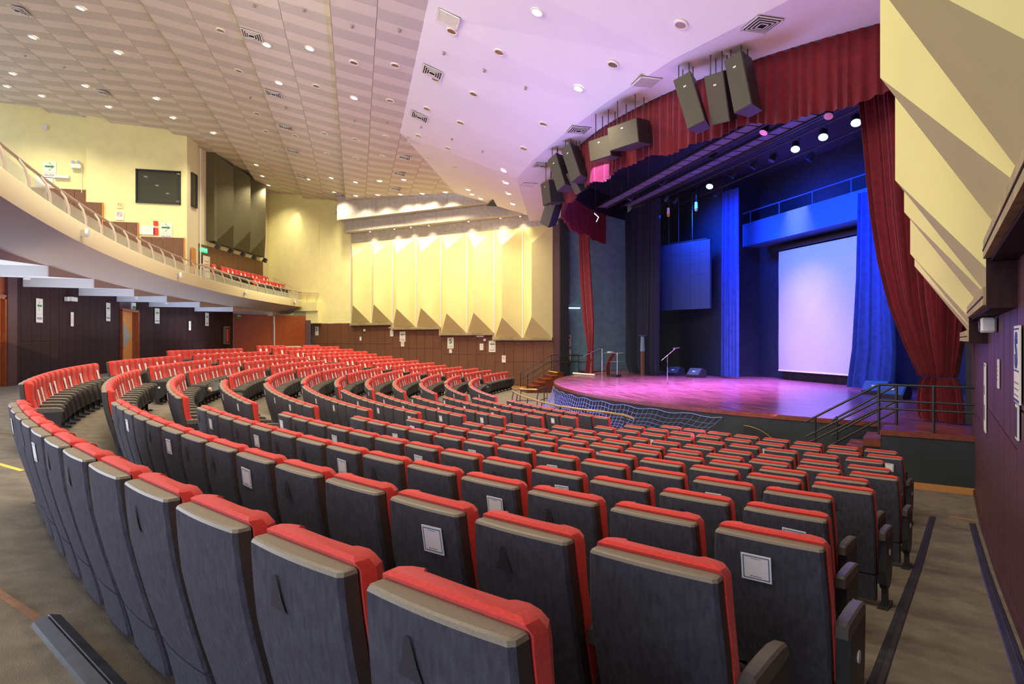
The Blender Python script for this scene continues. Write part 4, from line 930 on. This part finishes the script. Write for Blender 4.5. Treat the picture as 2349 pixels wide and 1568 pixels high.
spk_at(.95, -19.55, 8.4, .1, .5, 0, (.45, .55, .8), 'small dark loudspeaker tucked behind the far tilted pair')
spk_at(-1.5, -19.75, 8.5, .3, .12, 0, (.75, .6, .85), 'square loudspeaker below the far tilted pair')
spk_at(-3.3, -19.2, 8.15, .9, .25, .55, (.5, .6, 1.15), 'farthest dark loudspeaker tipped over at the end of the valance')

# ------------------------------------------------------------------ downlights, vents
def ceil_n(tag_, y):
    if tag_ == 'low': return Vector((0, 0, -1))
    if tag_ in ('smoot',): return Vector((0, -.36, -1)).normalized()
    return Vector((0, -.2, -1)).normalized()
LIT = [(-2.84, -36.29, 14.2, 'tile'), (-6.49, -39.3, 14.57, 'tile'), (-6.21, -36.27, 14.19, 'tile'), (-0.93, -30.05, 12.78, 'tile'), (-0.18, -28.61, 12.48, 'tile'), (-4.1, -30.02, 12.77, 'tile'), (-11.6, -42.32, 14.96, 'tile'), (-14.24, -43.79, 15.28, 'tile'), (-11.27, -39.29, 14.57, 'tile'), (-14.26, -42.31, 14.96, 'tile'), (-13.92, -39.25, 14.57, 'tile'), (-11.06, -36.27, 14.19, 'tile'), (-13.66, -36.24, 14.19, 'tile'), (-15.38, -34.7, 14.09, 'tile'), (-19.65, -33.11, 13.63, 'tile'), (-2.76, -27.2, 11.95, 'tile'), (-22.42, -33.14, 13.64, 'tile'), (-24.86, -33.07, 13.63, 'tile'), (-18.96, -30.01, 12.77, 'tile'), (-17.11, -28.57, 12.47, 'tile'), (-15.68, -27.16, 11.95, 'tile'), (-14.48, -25.87, 11.8, 'tile'), (-13.42, -24.58, 11.69, 'tile'), (-20.77, -28.51, 12.46, 'tile'), (-19.33, -27.16, 11.98, 'tile'), (-18.25, -25.84, 11.87, 'tile'), (-17.3, -24.51, 11.76, 'tile'), (-16.29, -23.28, 11.65, 'tile'), (-15.16, -22.04, 11.54, 'tile'), (6.92, -22.85, 10.79, 'smoot'), (4.63, -20.95, 10.02, 'smoot'), (-4.01, -21.1, 9.94, 'smoot'), (-6.11, -20.51, 9.98, 'tile'), (-8.59, -19.78, 10.09, 'tile'), (-11.18, -18.91, 10.17, 'tile'), (-12.23, -21.18, 11.06, 'tile'), (-13.22, -20.78, 11.05, 'tile'), (-13.53, -20.22, 10.9, 'tile')]
UNLIT = [(-1.46, -31.58, 13.33, 'tile'), (-4.74, -31.57, 13.33, 'tile'), (0.3, -27.19, 11.95, 'tile'), (0.98, -25.89, 11.71, 'tile'), (-3.34, -28.59, 12.48, 'tile'), (-2.09, -25.9, 11.71, 'tile'), (-9.5, -31.59, 13.34, 'tile'), (-10.5, -30.01, 12.77, 'tile'), (-8.89, -28.57, 12.47, 'tile'), (-7.7, -27.15, 11.94, 'tile'), (-6.27, -25.87, 11.71, 'tile'), (-12.22, -28.6, 12.48, 'tile'), (-10.78, -27.15, 11.95, 'tile'), (-9.27, -25.88, 11.71, 'tile'), (4.4, -24.56, 11.33, 'smoot'), (4.51, -23.24, 10.85, 'smoot'), (1.13, -24.6, 11.33, 'smoot'), (1.38, -23.39, 10.87, 'smoot'), (-1.52, -24.59, 11.32, 'smoot'), (-1.31, -23.38, 10.84, 'smoot'), (-4.65, -24.59, 11.32, 'smoot'), (-4.47, -23.39, 10.84, 'smoot'), (-7.98, -23.78, 11.41, 'tile'), (-7.67, -22.61, 10.98, 'tile'), (8.7, -19.98, 9.96, 'smoot'), (6.34, -20.62, 10.0, 'smoot'), (1.64, -21.08, 9.99, 'smoot'), (-0.88, -21.08, 9.93, 'smoot'), (-11.94, -31.53, 13.32, 'tile'), (-15.28, -31.52, 13.32, 'tile')]
VENT = [(-4.29, -38.81, 14.56, 'tile'), (-0.52, -30.45, 12.86, 'tile'), (-5.48, -30.38, 12.84, 'tile'), (-11.84, -38.83, 14.56, 'tile'), (-9.58, -30.35, 12.84, 'tile'), (-13.45, -30.39, 12.85, 'tile'), (-8.98, -24.9, 11.64, 'tile'), (-12.2, -24.9, 11.69, 'tile'), (-18.71, -30.37, 12.84, 'tile'), (-15.92, -24.88, 11.76, 'tile'), (-21.06, -28.22, 12.4, 'tile'), (1.49, -24.75, 11.39, 'smoot'), (-2.58, -24.76, 11.38, 'smoot'), (9.61, -18.54, 9.7, 'low'), (2.2, -20.06, 9.7, 'low'), (-2.04, -20.04, 9.7, 'low')]
GRILLE = [(4.88, -24.73, 11.41, 'smoot'), (-5.84, -24.66, 11.44, 'tile'), (-5.15, -19.69, 9.7, 'low'), (6.22, -19.61, 9.7, 'low')]
def ring_mesh(n=20, r0=.125, r1=.165):
    m = MB(); R_ = [[(r*math.cos(2*PI*j/n), r*math.sin(2*PI*j/n), z) for j in range(n)] for r, z in ((r0, .02), (r0, -.014), (r1, -.010), (r1, .02))]
    m.loft(R_, cap=False); return m
ME['dl_ring'] = ring_mesh().mesh('rim', M_lampring, True)
ME['dl_on'] = MB().cyl((0, 0, -.004), (0, 0, .01), .13, .13, 18).mesh('lamp', M_lamp)
ME['dl_off'] = MB().cyl((0, 0, .0), (0, 0, .012), .13, .07, 18).mesh('reflector', M_lampoff)
def cplace(x, y, z, tg):
    nrm = ceil_n(tg, y); q = (-nrm).to_track_quat('Z', 'Y').to_matrix().to_4x4(); return Matrix.Translation(Vector((x, y, z))+nrm*.02) @ q
def where(x, y): 
    return 'front ceiling' if y > -25.2 else ('%s tile band' % ORD[min(6, int((-25.3-y)/3.05))])
cnt = {}
def nlab(key): cnt[key] = cnt.get(key, 0)+1; return cnt[key]-1
for L, on in ((LIT, True), (UNLIT, False)):
    for x, y, z, tg in L:
        i = nlab((on, where(x, y)))
        r = empty('downlight', mw=cplace(x, y, z, tg), label='%s round downlight in the %s, %s one there' % ('lit' if on else 'unlit', where(x, y), ORD[min(i, 19)]), cat='downlight', group='lit ceiling downlights' if on else 'unlit ceiling downlights')
        link('rim', ME['dl_ring'], r); link('lamp' if on else 'reflector', ME['dl_on'] if on else ME['dl_off'], r)
        if on:
            light('downlight_beam', 'SPOT', (x, y, z-.10), 800, (1, .87, .61), (x, y+.05, 0), .12, angle=125, blend=.9)
for i, (x, y, z) in enumerate(((12, -30.0, 12.76), (6, -30.0, 12.76), (15, -33.1, 13.6), (9, -33.1, 13.6), (4, -33.1, 13.6), (12, -36.3, 14.2), (6, -36.3, 14.2), (1, -36.3, 14.2), (14, -28.6, 12.48), (8, -39.3, 14.57), (2, -39.3, 14.57), (-8.9, -42.3, 14.95), (-6.2, -42.3, 14.95), (-3.5, -42.3, 14.95), (-.8, -42.3, 14.95), (2, -42.3, 14.95), (-6.5, -45.0, 15.3), (-2.5, -45.0, 15.3), (1.5, -45.0, 15.3), (5, -42.3, 14.95))):
    r = empty('downlight', mw=cplace(x, y, z, 'tile'), label='lit round downlight of the ceiling over the camera side, %s one' % ORD[i], cat='downlight', group='lit ceiling downlights over the camera')
    link('rim', ME['dl_ring'], r); link('lamp', ME['dl_on'], r)
    light('downlight_beam', 'SPOT', (x, y, z-.10), 800, (1, .87, .61), (x, y+.05, 0), .12, angle=125, blend=.9)
def vent_mesh():
    m = MB(); m.box((0, 0, .0), (.64, .64, .012), 1)
    for k, q in enumerate((.32, .25, .18, .11)):
        z = -.012-.008*k
        for a in range(4):
            M = Matrix.Rotation(a*PI/2, 4, 'Z'); m.box((0, q-.012, z), (2*q, .024 if k else .035, .012), 0, M)
    return m
ME['vent'] = vent_mesh().mesh('louvres', [M_lampring, M_black2])
def grille_mesh():
    m = MB(); m.box((0, 0, .01), (.62, .62, .01), 1)
    for i in range(14): m.box((-.27+.0415*i, 0, -.01), (.018, .56, .02), 0)
    for a, b, c, d in ((0, .29, .62, .04), (0, -.29, .62, .04), (.29, 0, .04, .62), (-.29, 0, .04, .62)): m.box((a, b, -.01), (c, d, .025), 0)
    return m
ME['grille'] = grille_mesh().mesh('grille_bars', [M_lampring, M_black2])
for L, key, nm in ((VENT, 'vent', 'four-way ceiling vent'), (GRILLE, 'grille', 'slotted ceiling grille')):
    for x, y, z, tg in L:
        i = nlab((key, where(x, y)))
        r = empty('ceiling_vent', mw=cplace(x, y, z, tg), label='square %s in the %s, %s one there' % (nm, where(x, y), ORD[i]), cat='vent', group='ceiling vents')
        link('louvres' if key == 'vent' else 'grille_bars', ME[key], r)
SPRINK = [(1.67, -30.03, 12.77, 'tile'), (2.36, -28.58, 12.47, 'tile'), (2.77, -27.22, 11.96, 'tile'), (3.35, -25.9, 11.71, 'tile'), (-9.24, -39.33, 14.57, 'tile'), (-8.93, -37.72, 14.52, 'tile'), (-9.2, -40.75, 14.89, 'tile'), (-7.43, -31.56, 13.33, 'tile'), (-6.7, -30.02, 12.77, 'tile'), (-5.23, -27.18, 11.95, 'tile'), (-4.46, -25.88, 11.71, 'tile'), (3.06, -24.58, 11.34, 'smoot'), (3.18, -23.38, 10.9, 'smoot'), (3.31, -22.14, 10.45, 'smoot'), (-3.23, -23.4, 10.84, 'smoot'), (-2.98, -22.21, 10.36, 'smoot'), (-3.51, -24.6, 11.32, 'smoot')]
ME['sprinkler'] = MB().cyl((0, 0, .01), (0, 0, -.05), .02, .02, 8).cyl((0, 0, -.05), (0, 0, -.056), .045, .045, 12).cyl((0, 0, .0), (0, 0, -.012), .05, .04, 12).mesh('sprinkler', M_metal)
for i, (x, y, z, tg) in enumerate(SPRINK):
    link('sprinkler', ME['sprinkler'], None, cplace(x, y, z, tg), 'tiny metal sprinkler head in the %s, %s of all sprinklers' % (where(x, y), ORD[i]), 'sprinkler', 'ceiling sprinklers')
# wall washing lamps under the concrete beams on the far wall
for t in (13.0, 11.0, 9.7, 8.3, 5.4, 3.2, 1.9):
    p = W('L', t, .45, 9.98)
    r = empty('wall_washer', p, label='small spotlight under the concrete beam, %s one counted from the rear' % ORD[[13.0, 11.0, 9.7, 8.3, 5.4, 3.2, 1.9].index(t)], cat='spotlight', group='spotlights under the concrete beam')
    MB().cyl((0, 0, .06), (0, 0, -.02), .05, .06, 10).obj('can', M_lampring, r); MB().cyl((0, 0, -.021), (0, 0, -.028), .045, .045, 10).obj('lamp', M_lamp, r)
    light('wall_beam', 'SPOT', tuple(p-Vector((0, 0, .06))), 70, (1, .84, .55), tuple(W('L', t, .1, 6.)), .04, angle=100, blend=.8)
for t in (8.6, 7.4):
    light('wall_beam', 'SPOT', tuple(W('L', t, 1.7, 11.2)), 50, (1, .84, .55), tuple(W('L', t, .9, 10.4)), .05, angle=110, blend=.8)
light('wall_beam', 'SPOT', (-25.2, -31.4, 12.6), 300, (1, .84, .5), (-26.4, -32.2, 8), .08, angle=70, blend=.9)

# ------------------------------------------------------------------ signs and wall fittings
def arrow(m, x, z, s, dirx, y=-.013, mi=0):
    d = dirx; m.add([(x+d*s, y, z), (x-d*s*.25, y, z+s*.95), (x-d*s*.0, y, z+s*.95), (x+d*s*.55, y, z+s*.2), (x-d*s, y, z+s*.2), (x-d*s, y, z-s*.2), (x+d*s*.55, y, z-s*.2), (x+d*s*0, y, z-s*.95), (x-d*s*.25, y, z-s*.95)],
          [(0, 1, 2, 3), (3, 4, 5, 6), (0, 3, 6), (0, 6, 7, 8)], mi)
def sign(M, w_, h_, label, kind, dirx=-1, name='exit_sign', plate=M_signw, ink=M_green):
    r = empty(name, mw=M, label=label, cat='sign')
    MB().box((0, -.006, 0), (w_, .012, h_)).obj('plate', plate, r)
    if kind == 'arrow':
        m = MB(); arrow(m, 0, h_*.2, w_*.36, dirx); m.obj('arrow', ink, r); MB().box((0, -.013, -h_*.16), (w_*.8, .003, h_*.012)).obj('rule', M_grey, r)
        text('lettering', 'SALIDA', w_*.24, r, 0, -h_*.33, -.014, M_grey, .002)
    elif kind == 'S':
        text('lettering', 'S', h_*.62, r, 0, h_*.16, -.014, ink, .012, 1.05); m = MB()
        for zz in (-.24, -.32, -.40): m.box((0, -.013, h_*zz), (w_*.75, .003, h_*.02))
        m.obj('small_print', M_grey, r)
    elif kind == 'paper':
        m = MB(); 
        for zz in (.25, .1, -.05, -.2): m.box((0, -.013, h_*zz), (w_*.6, .003, h_*.03))
        m.obj('print', M_redprint if ink == M_redprint else M_grey, r)
    elif kind == 'blank': pass
    elif kind == 'ban':
        m = MB(); m.tube([(w_*.28*math.cos(a*PI/8), -.014, h_*.12+w_*.28*math.sin(a*PI/8)) for a in range(17)], w_*.03, 4); m.tube([(-w_*.2, -.014, h_*.12+w_*.2), (w_*.2, -.014, h_*.12-w_*.2)], w_*.03, 4); m.obj('symbol', M_redprint, r)
    return r
def WF(side, t, z, o=.012): p = W(side, t, o, z); return frame(p, WN[side])
sign(WF('L', 10.68, 3.03), .46, .66, 'white and green exit sign with arrow, beside the door end of the far wall', 'arrow')
sign(WF('L', 10.68, 2.54), .26, .30, 'small white notice below the exit arrow sign beyond the seat rows', 'ban', name='notice')
sign(WF('L', 6.97, 2.62), .46, .68, 'white sign with large green S in the middle of the far wall', 'S', name='safety_sign')
sign(WF('L', 6.97, 2.12), .2, .24, 'small white alarm symbol below the green S sign', 'blank', name='alarm_symbol', plate=M_white)
sign(WF('L', 4.0, 2.43), .46, .68, 'white and green exit arrow sign closest to the stage steps', 'arrow')
sign(WF('L', 4.74, 2.40), .26, .40, 'cream paper notice left of the exit sign near the stage', 'paper', name='notice', ink=M_grey)
sign(WF('L', 11.56, 3.25), .26, .40, 'cream paper notice beside the farther exit arrow sign', 'paper', name='notice', ink=M_grey)
sign(WF('L', 3.21, 1.69), .26, .42, 'low white prohibition notice close to the stage steps', 'ban', name='notice')
sign(WF('L', 14.2, 2.9), .16, .26, 'little dark alarm plate at the rear end of the far wall', 'blank', name='alarm_plate', plate=M_white)
sign(WF('L', 18.18, 3.45), .30, .62, 'white evacuation sign beside the wooden double door', 'S', name='safety_sign')
for i, (t, z) in enumerate(((11.5, 3.62), (4.8, 3.04))):
    MB().box((0, -.05, 0), (.5, .08, .08), M=WF('L', t, z)).obj('emergency_lamp', M_white, label=('slim white emergency lamp below the rear yellow ledge' if i == 0 else 'slim pinkish emergency lamp below the ledge near the stage'), cat='lamp')
for i, (t, z) in enumerate(((13.84, 3.47), (4.5, 2.82))): MB().bevbox((0, -.03, 0), (.16, .06, .14), .01, M=WF('L', t, z)).obj('junction_box', M_white, label=('white junction box at the rear end of the far wall' if i == 0 else 'white junction box above the paper notice near the stage'), cat='box')
# right wall
M = WF('R', 7.9, 2.63); r = sign(M, .42, .60, 'white sign with blue S on the plum wall nearest the camera', 'S', name='safety_sign', ink=mat('sign blue', (.02, .06, .25), .5), plate=M_signw)
MB().box((0, -.013, .275), (.36, .003, .012)).box((0, -.013, -.05), (.36, .003, .012)).box((0, -.013, -.28), (.36, .003, .02)).obj('border', mat('sign blue', (.02, .06, .25), .5), r)
sign(WF('R', 5.95, 2.47), .12, .30, 'narrow red and white notice beyond the blue S sign', 'paper', name='notice', ink=M_redprint)
r = sign(WF('R', 3.63, 2.05), .35, .92, 'tall white poster on the plum wall near the stage', 'blank', name='poster')
MB().box((0, -.013, .43), (.3, .003, .03)).box((0, -.013, .1), (.2, .003, .12)).box((0, -.013, -.2), (.25, .003, .2)).obj('print', M_grey, r)
r = sign(WF('R', 7.88, 2.18), .18, .27, 'black and white plate below the blue S sign', 'blank', name='notice', plate=M_white); MB().box((0, -.013, 0), (.14, .003, .23)).obj('print', M_black, r)
em = empty('emergency_light', mw=WF('R', 5.5, 2.98), label='white twin lamp emergency light on the plum wall', cat='emergency light')
MB().bevbox((0, -.07, 0), (.34, .14, .16), .02).obj('housing', M_white, em); MB().cyl((-.08, -.15, .0), (-.08, -.10, .0), .06, .06, 12).cyl((.08, -.15, 0), (.08, -.10, 0), .06, .06, 12).obj('lamp', M_chrome, em)
dt = MB().bevbox((0, -.1, 0), (.22, .12, .06), .015, M=WF('R', 5.4, 3.20)).obj('detector', M_white, label='small white detector under the ledge above the emergency light', cat='detector')
# back wall signs (under the balcony)
def BW(x, z, o=.02): return frame((x, YB+o, z), (0, 1))
def BPX(px, D): return CAMP.x+D*(-math.sin(math.radians(76))+(px-1174.5)/1430*math.cos(math.radians(76)))
def by(px):   # x on the back wall line seen at column px
    X = (px-1174.5)/1430; rx = -math.sin(math.radians(76))+X*math.cos(math.radians(76)); ry = math.cos(math.radians(76))+X*math.sin(math.radians(76)); D = (YB-CAMP.y)/ry; return CAMP.x+rx*D
for (x, z, w_, h_, lab, kd, dx) in ((-1.35, 3.75, .42, .76, 'white exit sign pointing to the left door on the dark rear wall', 'arrow', -1), (-7.0, 3.95, .42, .74, 'white exit sign pointing right beside the open orange door', 'arrow', 1)):
    sign(BW(x, z), w_, h_, lab, kd, dx, ink=M_green)
sign(BW(-3.7, 3.55), .22, .50, 'small pink and white notice on the dark rear wall', 'paper', name='notice', ink=M_redprint)
MB().box((0, -.1, 0), (.5, .12, .14), M=BW(-3.5, 4.25)).box((-.35, -.06, -.02), (.14, .1, .14), M=BW(-3.5, 4.25)).obj('emergency_lamp', M_white, label='white emergency lamp on the dark rear wall above the pink notice', cat='lamp')
def BW2(f, z, o=.04):
    a, b = Vector((-13.0, YB)), Vector((-21.7, -34.8)); p = a+(b-a)*f; return frame((p.x+.23*o, p.y+.97*o, z), (.23, .97))
sign(BW2(.02, 4.02), .42, .76, 'white exit sign pointing left on the rear wall past the orange door', 'arrow', -1)
sign(BW2(.60, 4.02), .42, .76, 'white exit sign pointing right nearest the double door', 'arrow', 1)
sign(BW2(.38, 3.6), .22, .5, 'small pink notice on the rear wall between two exit signs', 'paper', name='notice', ink=M_redprint)
r = empty('hose_cabinet', mw=BW2(.87, 3.1), label='glass fronted fire hose cabinet on the dark rear wall', cat='cabinet'); MB().box((0, -.06, 0), (.7, .12, 1.1)).obj('frame', M_metal, r); MB().box((0, -.125, 0), (.6, .01, 1.0)).obj('glass', M_winglass, r); MB().box((-.05, -.132, 0), (.25, .004, .8)).obj('hose_print', M_redprint, r)
es = empty('exit_sign', (-9.4, YB+.2, 4.32), 0, 'hanging green and white exit sign above the open orange door', 'sign'); MB().box((0, 0, 0), (.45, .06, .28)).obj('plate', M_white, es); MB().box((0, .035, -.07), (.42, .01, .12)).obj('green_band', M_green, es)
es = empty('exit_sign', (-20.3, -34.2, 4.2), 0, 'dim hanging exit sign beside the double door', 'sign'); MB().box((0, 0, 0), (.7, .06, .16)).obj('green_band', M_green, es); MB().box((0, 0, .11), (.74, .08, .06)).obj('housing', M_white, es); MB().tube([(0, 0, .1), (0, 0, .4)], .01, 4).obj('cord', M_white, es)
# smoke detectors under the balcony
for i, (x, y) in enumerate(((2.3, -35.6), (-5.8, -35.5), (-9.4, -35.4))): MB().cyl((x, y, 4.42), (x, y, 4.58), .08, .06, 12).obj('smoke_detector', M_white, label='round white smoke detector under the balcony, %s from the left frame edge' % ORD[i], cat='detector', group='smoke detectors under the balcony')
# upper side wall fittings
def US(y, z): return frame((XU-.35+.02 if y < -41.25 else XU+.02, y, z), (1, 0))
sign(US(-43.1, 11.95), .62, .86, 'green arrow exit sign high beside the balcony stairs', 'arrow', 1)
sign(US(-37.35, 8.85), .62, .92, 'green arrow exit sign below the control room window', 'arrow', 1)
sign(US(-39.64, 9.6), .42, .5, 'white prohibition notice left below the control room window', 'ban', name='notice')
sign(US(-39.64, 10.15), .3, .3, 'round no smoking sticker on the yellow wall', 'ban', name='notice', plate=M_cream)
sign(US(-38.31, 8.86), .75, .5, 'blank white sheet beside the red fire plates', 'blank', name='notice', plate=M_white)
sign(US(-43.35, 11.3), .8, .5, 'blank white sheet beside the stair exit sign', 'blank', name='notice', plate=M_white)
for z, h_ in ((9.25, .26), (8.8, .4)): sign(US(-37.86, z), .24, h_, 'red fire equipment plate, %s of two' % ('upper' if z > 9 else 'lower'), 'blank', name='fire_plate', plate=M_redprint)
r = empty('emergency_light', mw=US(-41.8, 12.2), label='beige twin lamp emergency light with cable on the yellow wall', cat='emergency light')
MB().bevbox((0, -.1, 0), (.5, .2, .26), .03).obj('housing', M_signw, r); MB().cyl((-.14, -.2, .2), (-.14, -.05, .2), .09, .09, 12).cyl((.14, -.2, .2), (.14, -.05, .2), .09, .09, 12).obj('lamp', M_chrome, r); MB().tube([(.22, -.03, -.1), (.22, -.03, -1.4)], .02, 5).obj('conduit', M_white, r)
MB().box((0, -.06, 0), (.7, .12, .14), M=US(-42.5, 11.6)).obj('emergency_lamp', M_white, label='slim white lamp on the yellow wall near the stair exit sign', cat='lamp')
MB().cyl((0, -.12, 0), (0, 0, 0), .12, .14, 12, M=US(-43.3, 14.2)).obj('smoke_detector', M_white, label='white beam detector high on the yellow wall', cat='detector')
r = empty('exit_sign', mw=frame(UB(.75, .12, 8.15), nu), label='glowing green exit sign on the wooden wall of the balcony', cat='sign'); MB().box((0, -.05, 0), (.72, .08, .26)).obj('housing', M_cyan, r); text('lettering', 'SALIDA', .19, r, 0, 0, -.1, M_signw)
r = sign(frame(UB(1.15, .12, 7.2), nu), .8, 1.3, 'cream evacuation plan on the wooden wall behind the lone balcony seat', 'paper', name='plan_board', ink=M_redprint)
MB().tube([(-18.25, -35.95, 14), (-18.25, -35.95, 5.3)], .035, 6).obj('drain_pipe', M_white, label='thin white pipe running down beside the balcony door', cat='pipe')
MB().bevbox((0, -.15, 0), (.25, .25, .16), .03, M=frame(W('L', 16.3, .05, 11.6), WN['L'])).obj('dome_camera', M_lampring, label='small camera at the top corner of the yellow side wall', cat='camera')

# ------------------------------------------------------------------ floor strips
def ribbon(pts, w0, z, m, name, label, cat, th=.012, ridge=False):
    P = [Vector(p) for p in pts]; mb = MB(); R_ = []
    for i, p in enumerate(P):
        t = (P[min(i+1, len(P)-1)]-P[max(i-1, 0)]).normalized(); nrm = Vector((t.y, -t.x)); zz = floor_z(p.length)+z
        pr = ((-1, 0), (-.8, .6), (-.1, 1), (0, .7), (.1, 1), (.8, .6), (1, 0)) if ridge else ((-1, 0), (-.97, 1), (.97, 1), (1, 0))
        R_.append([(p.x+nrm.x*a*w0/2, p.y+nrm.y*a*w0/2, zz+b*th) for a, b in pr])
    mb.loft(R_); return mb.obj(name, m, label=label, cat=cat)
def interp(a, b, n=14): a, b = Vector(a), Vector(b); return [tuple(a+(b-a)*i/n) for i in range(n+1)]
ribbon(interp((13.45, -18.2), (18.6, -24.35)), .085, .002, M_rubber, 'cable_cover', 'long dark tape strip along the aisle beside the seats', 'floor strip', .008, True)
ribbon(interp((13.9, -17.95), (19.2, -23.9)), .085, .002, M_rubber, 'cable_cover', 'long dark tape strip along the aisle beside the plum wall', 'floor strip', .008, True)
ribbon(interp((17.62, -28.72), (19.6, -27.32), 10), .15, .004, M_rubber, 'cable_ramp', 'ribbed dark rubber cable ramp on the carpet at the rear', 'floor strip', .05, True)
ribbon(interp((15.6, -30.6), (17.68, -28.68), 10), .05, .002, M_wains, 'carpet_edging', 'worn wooden edging strip across the carpet at the rear', 'floor strip', .008)
ribbon(interp((12.5, -31.45), (12.9, -30.95), 4), .06, .002, M_yellow, 'floor_tape', 'yellow tape on the carpet at the aisle between blocks', 'tape', .004)
ribbon(interp((13.5, -17.95), (14.5, -17.1), 4), .03, .002, M_base, 'carpet_edging', 'thin pale edging strip across the foot of the near aisle', 'floor strip', .006)
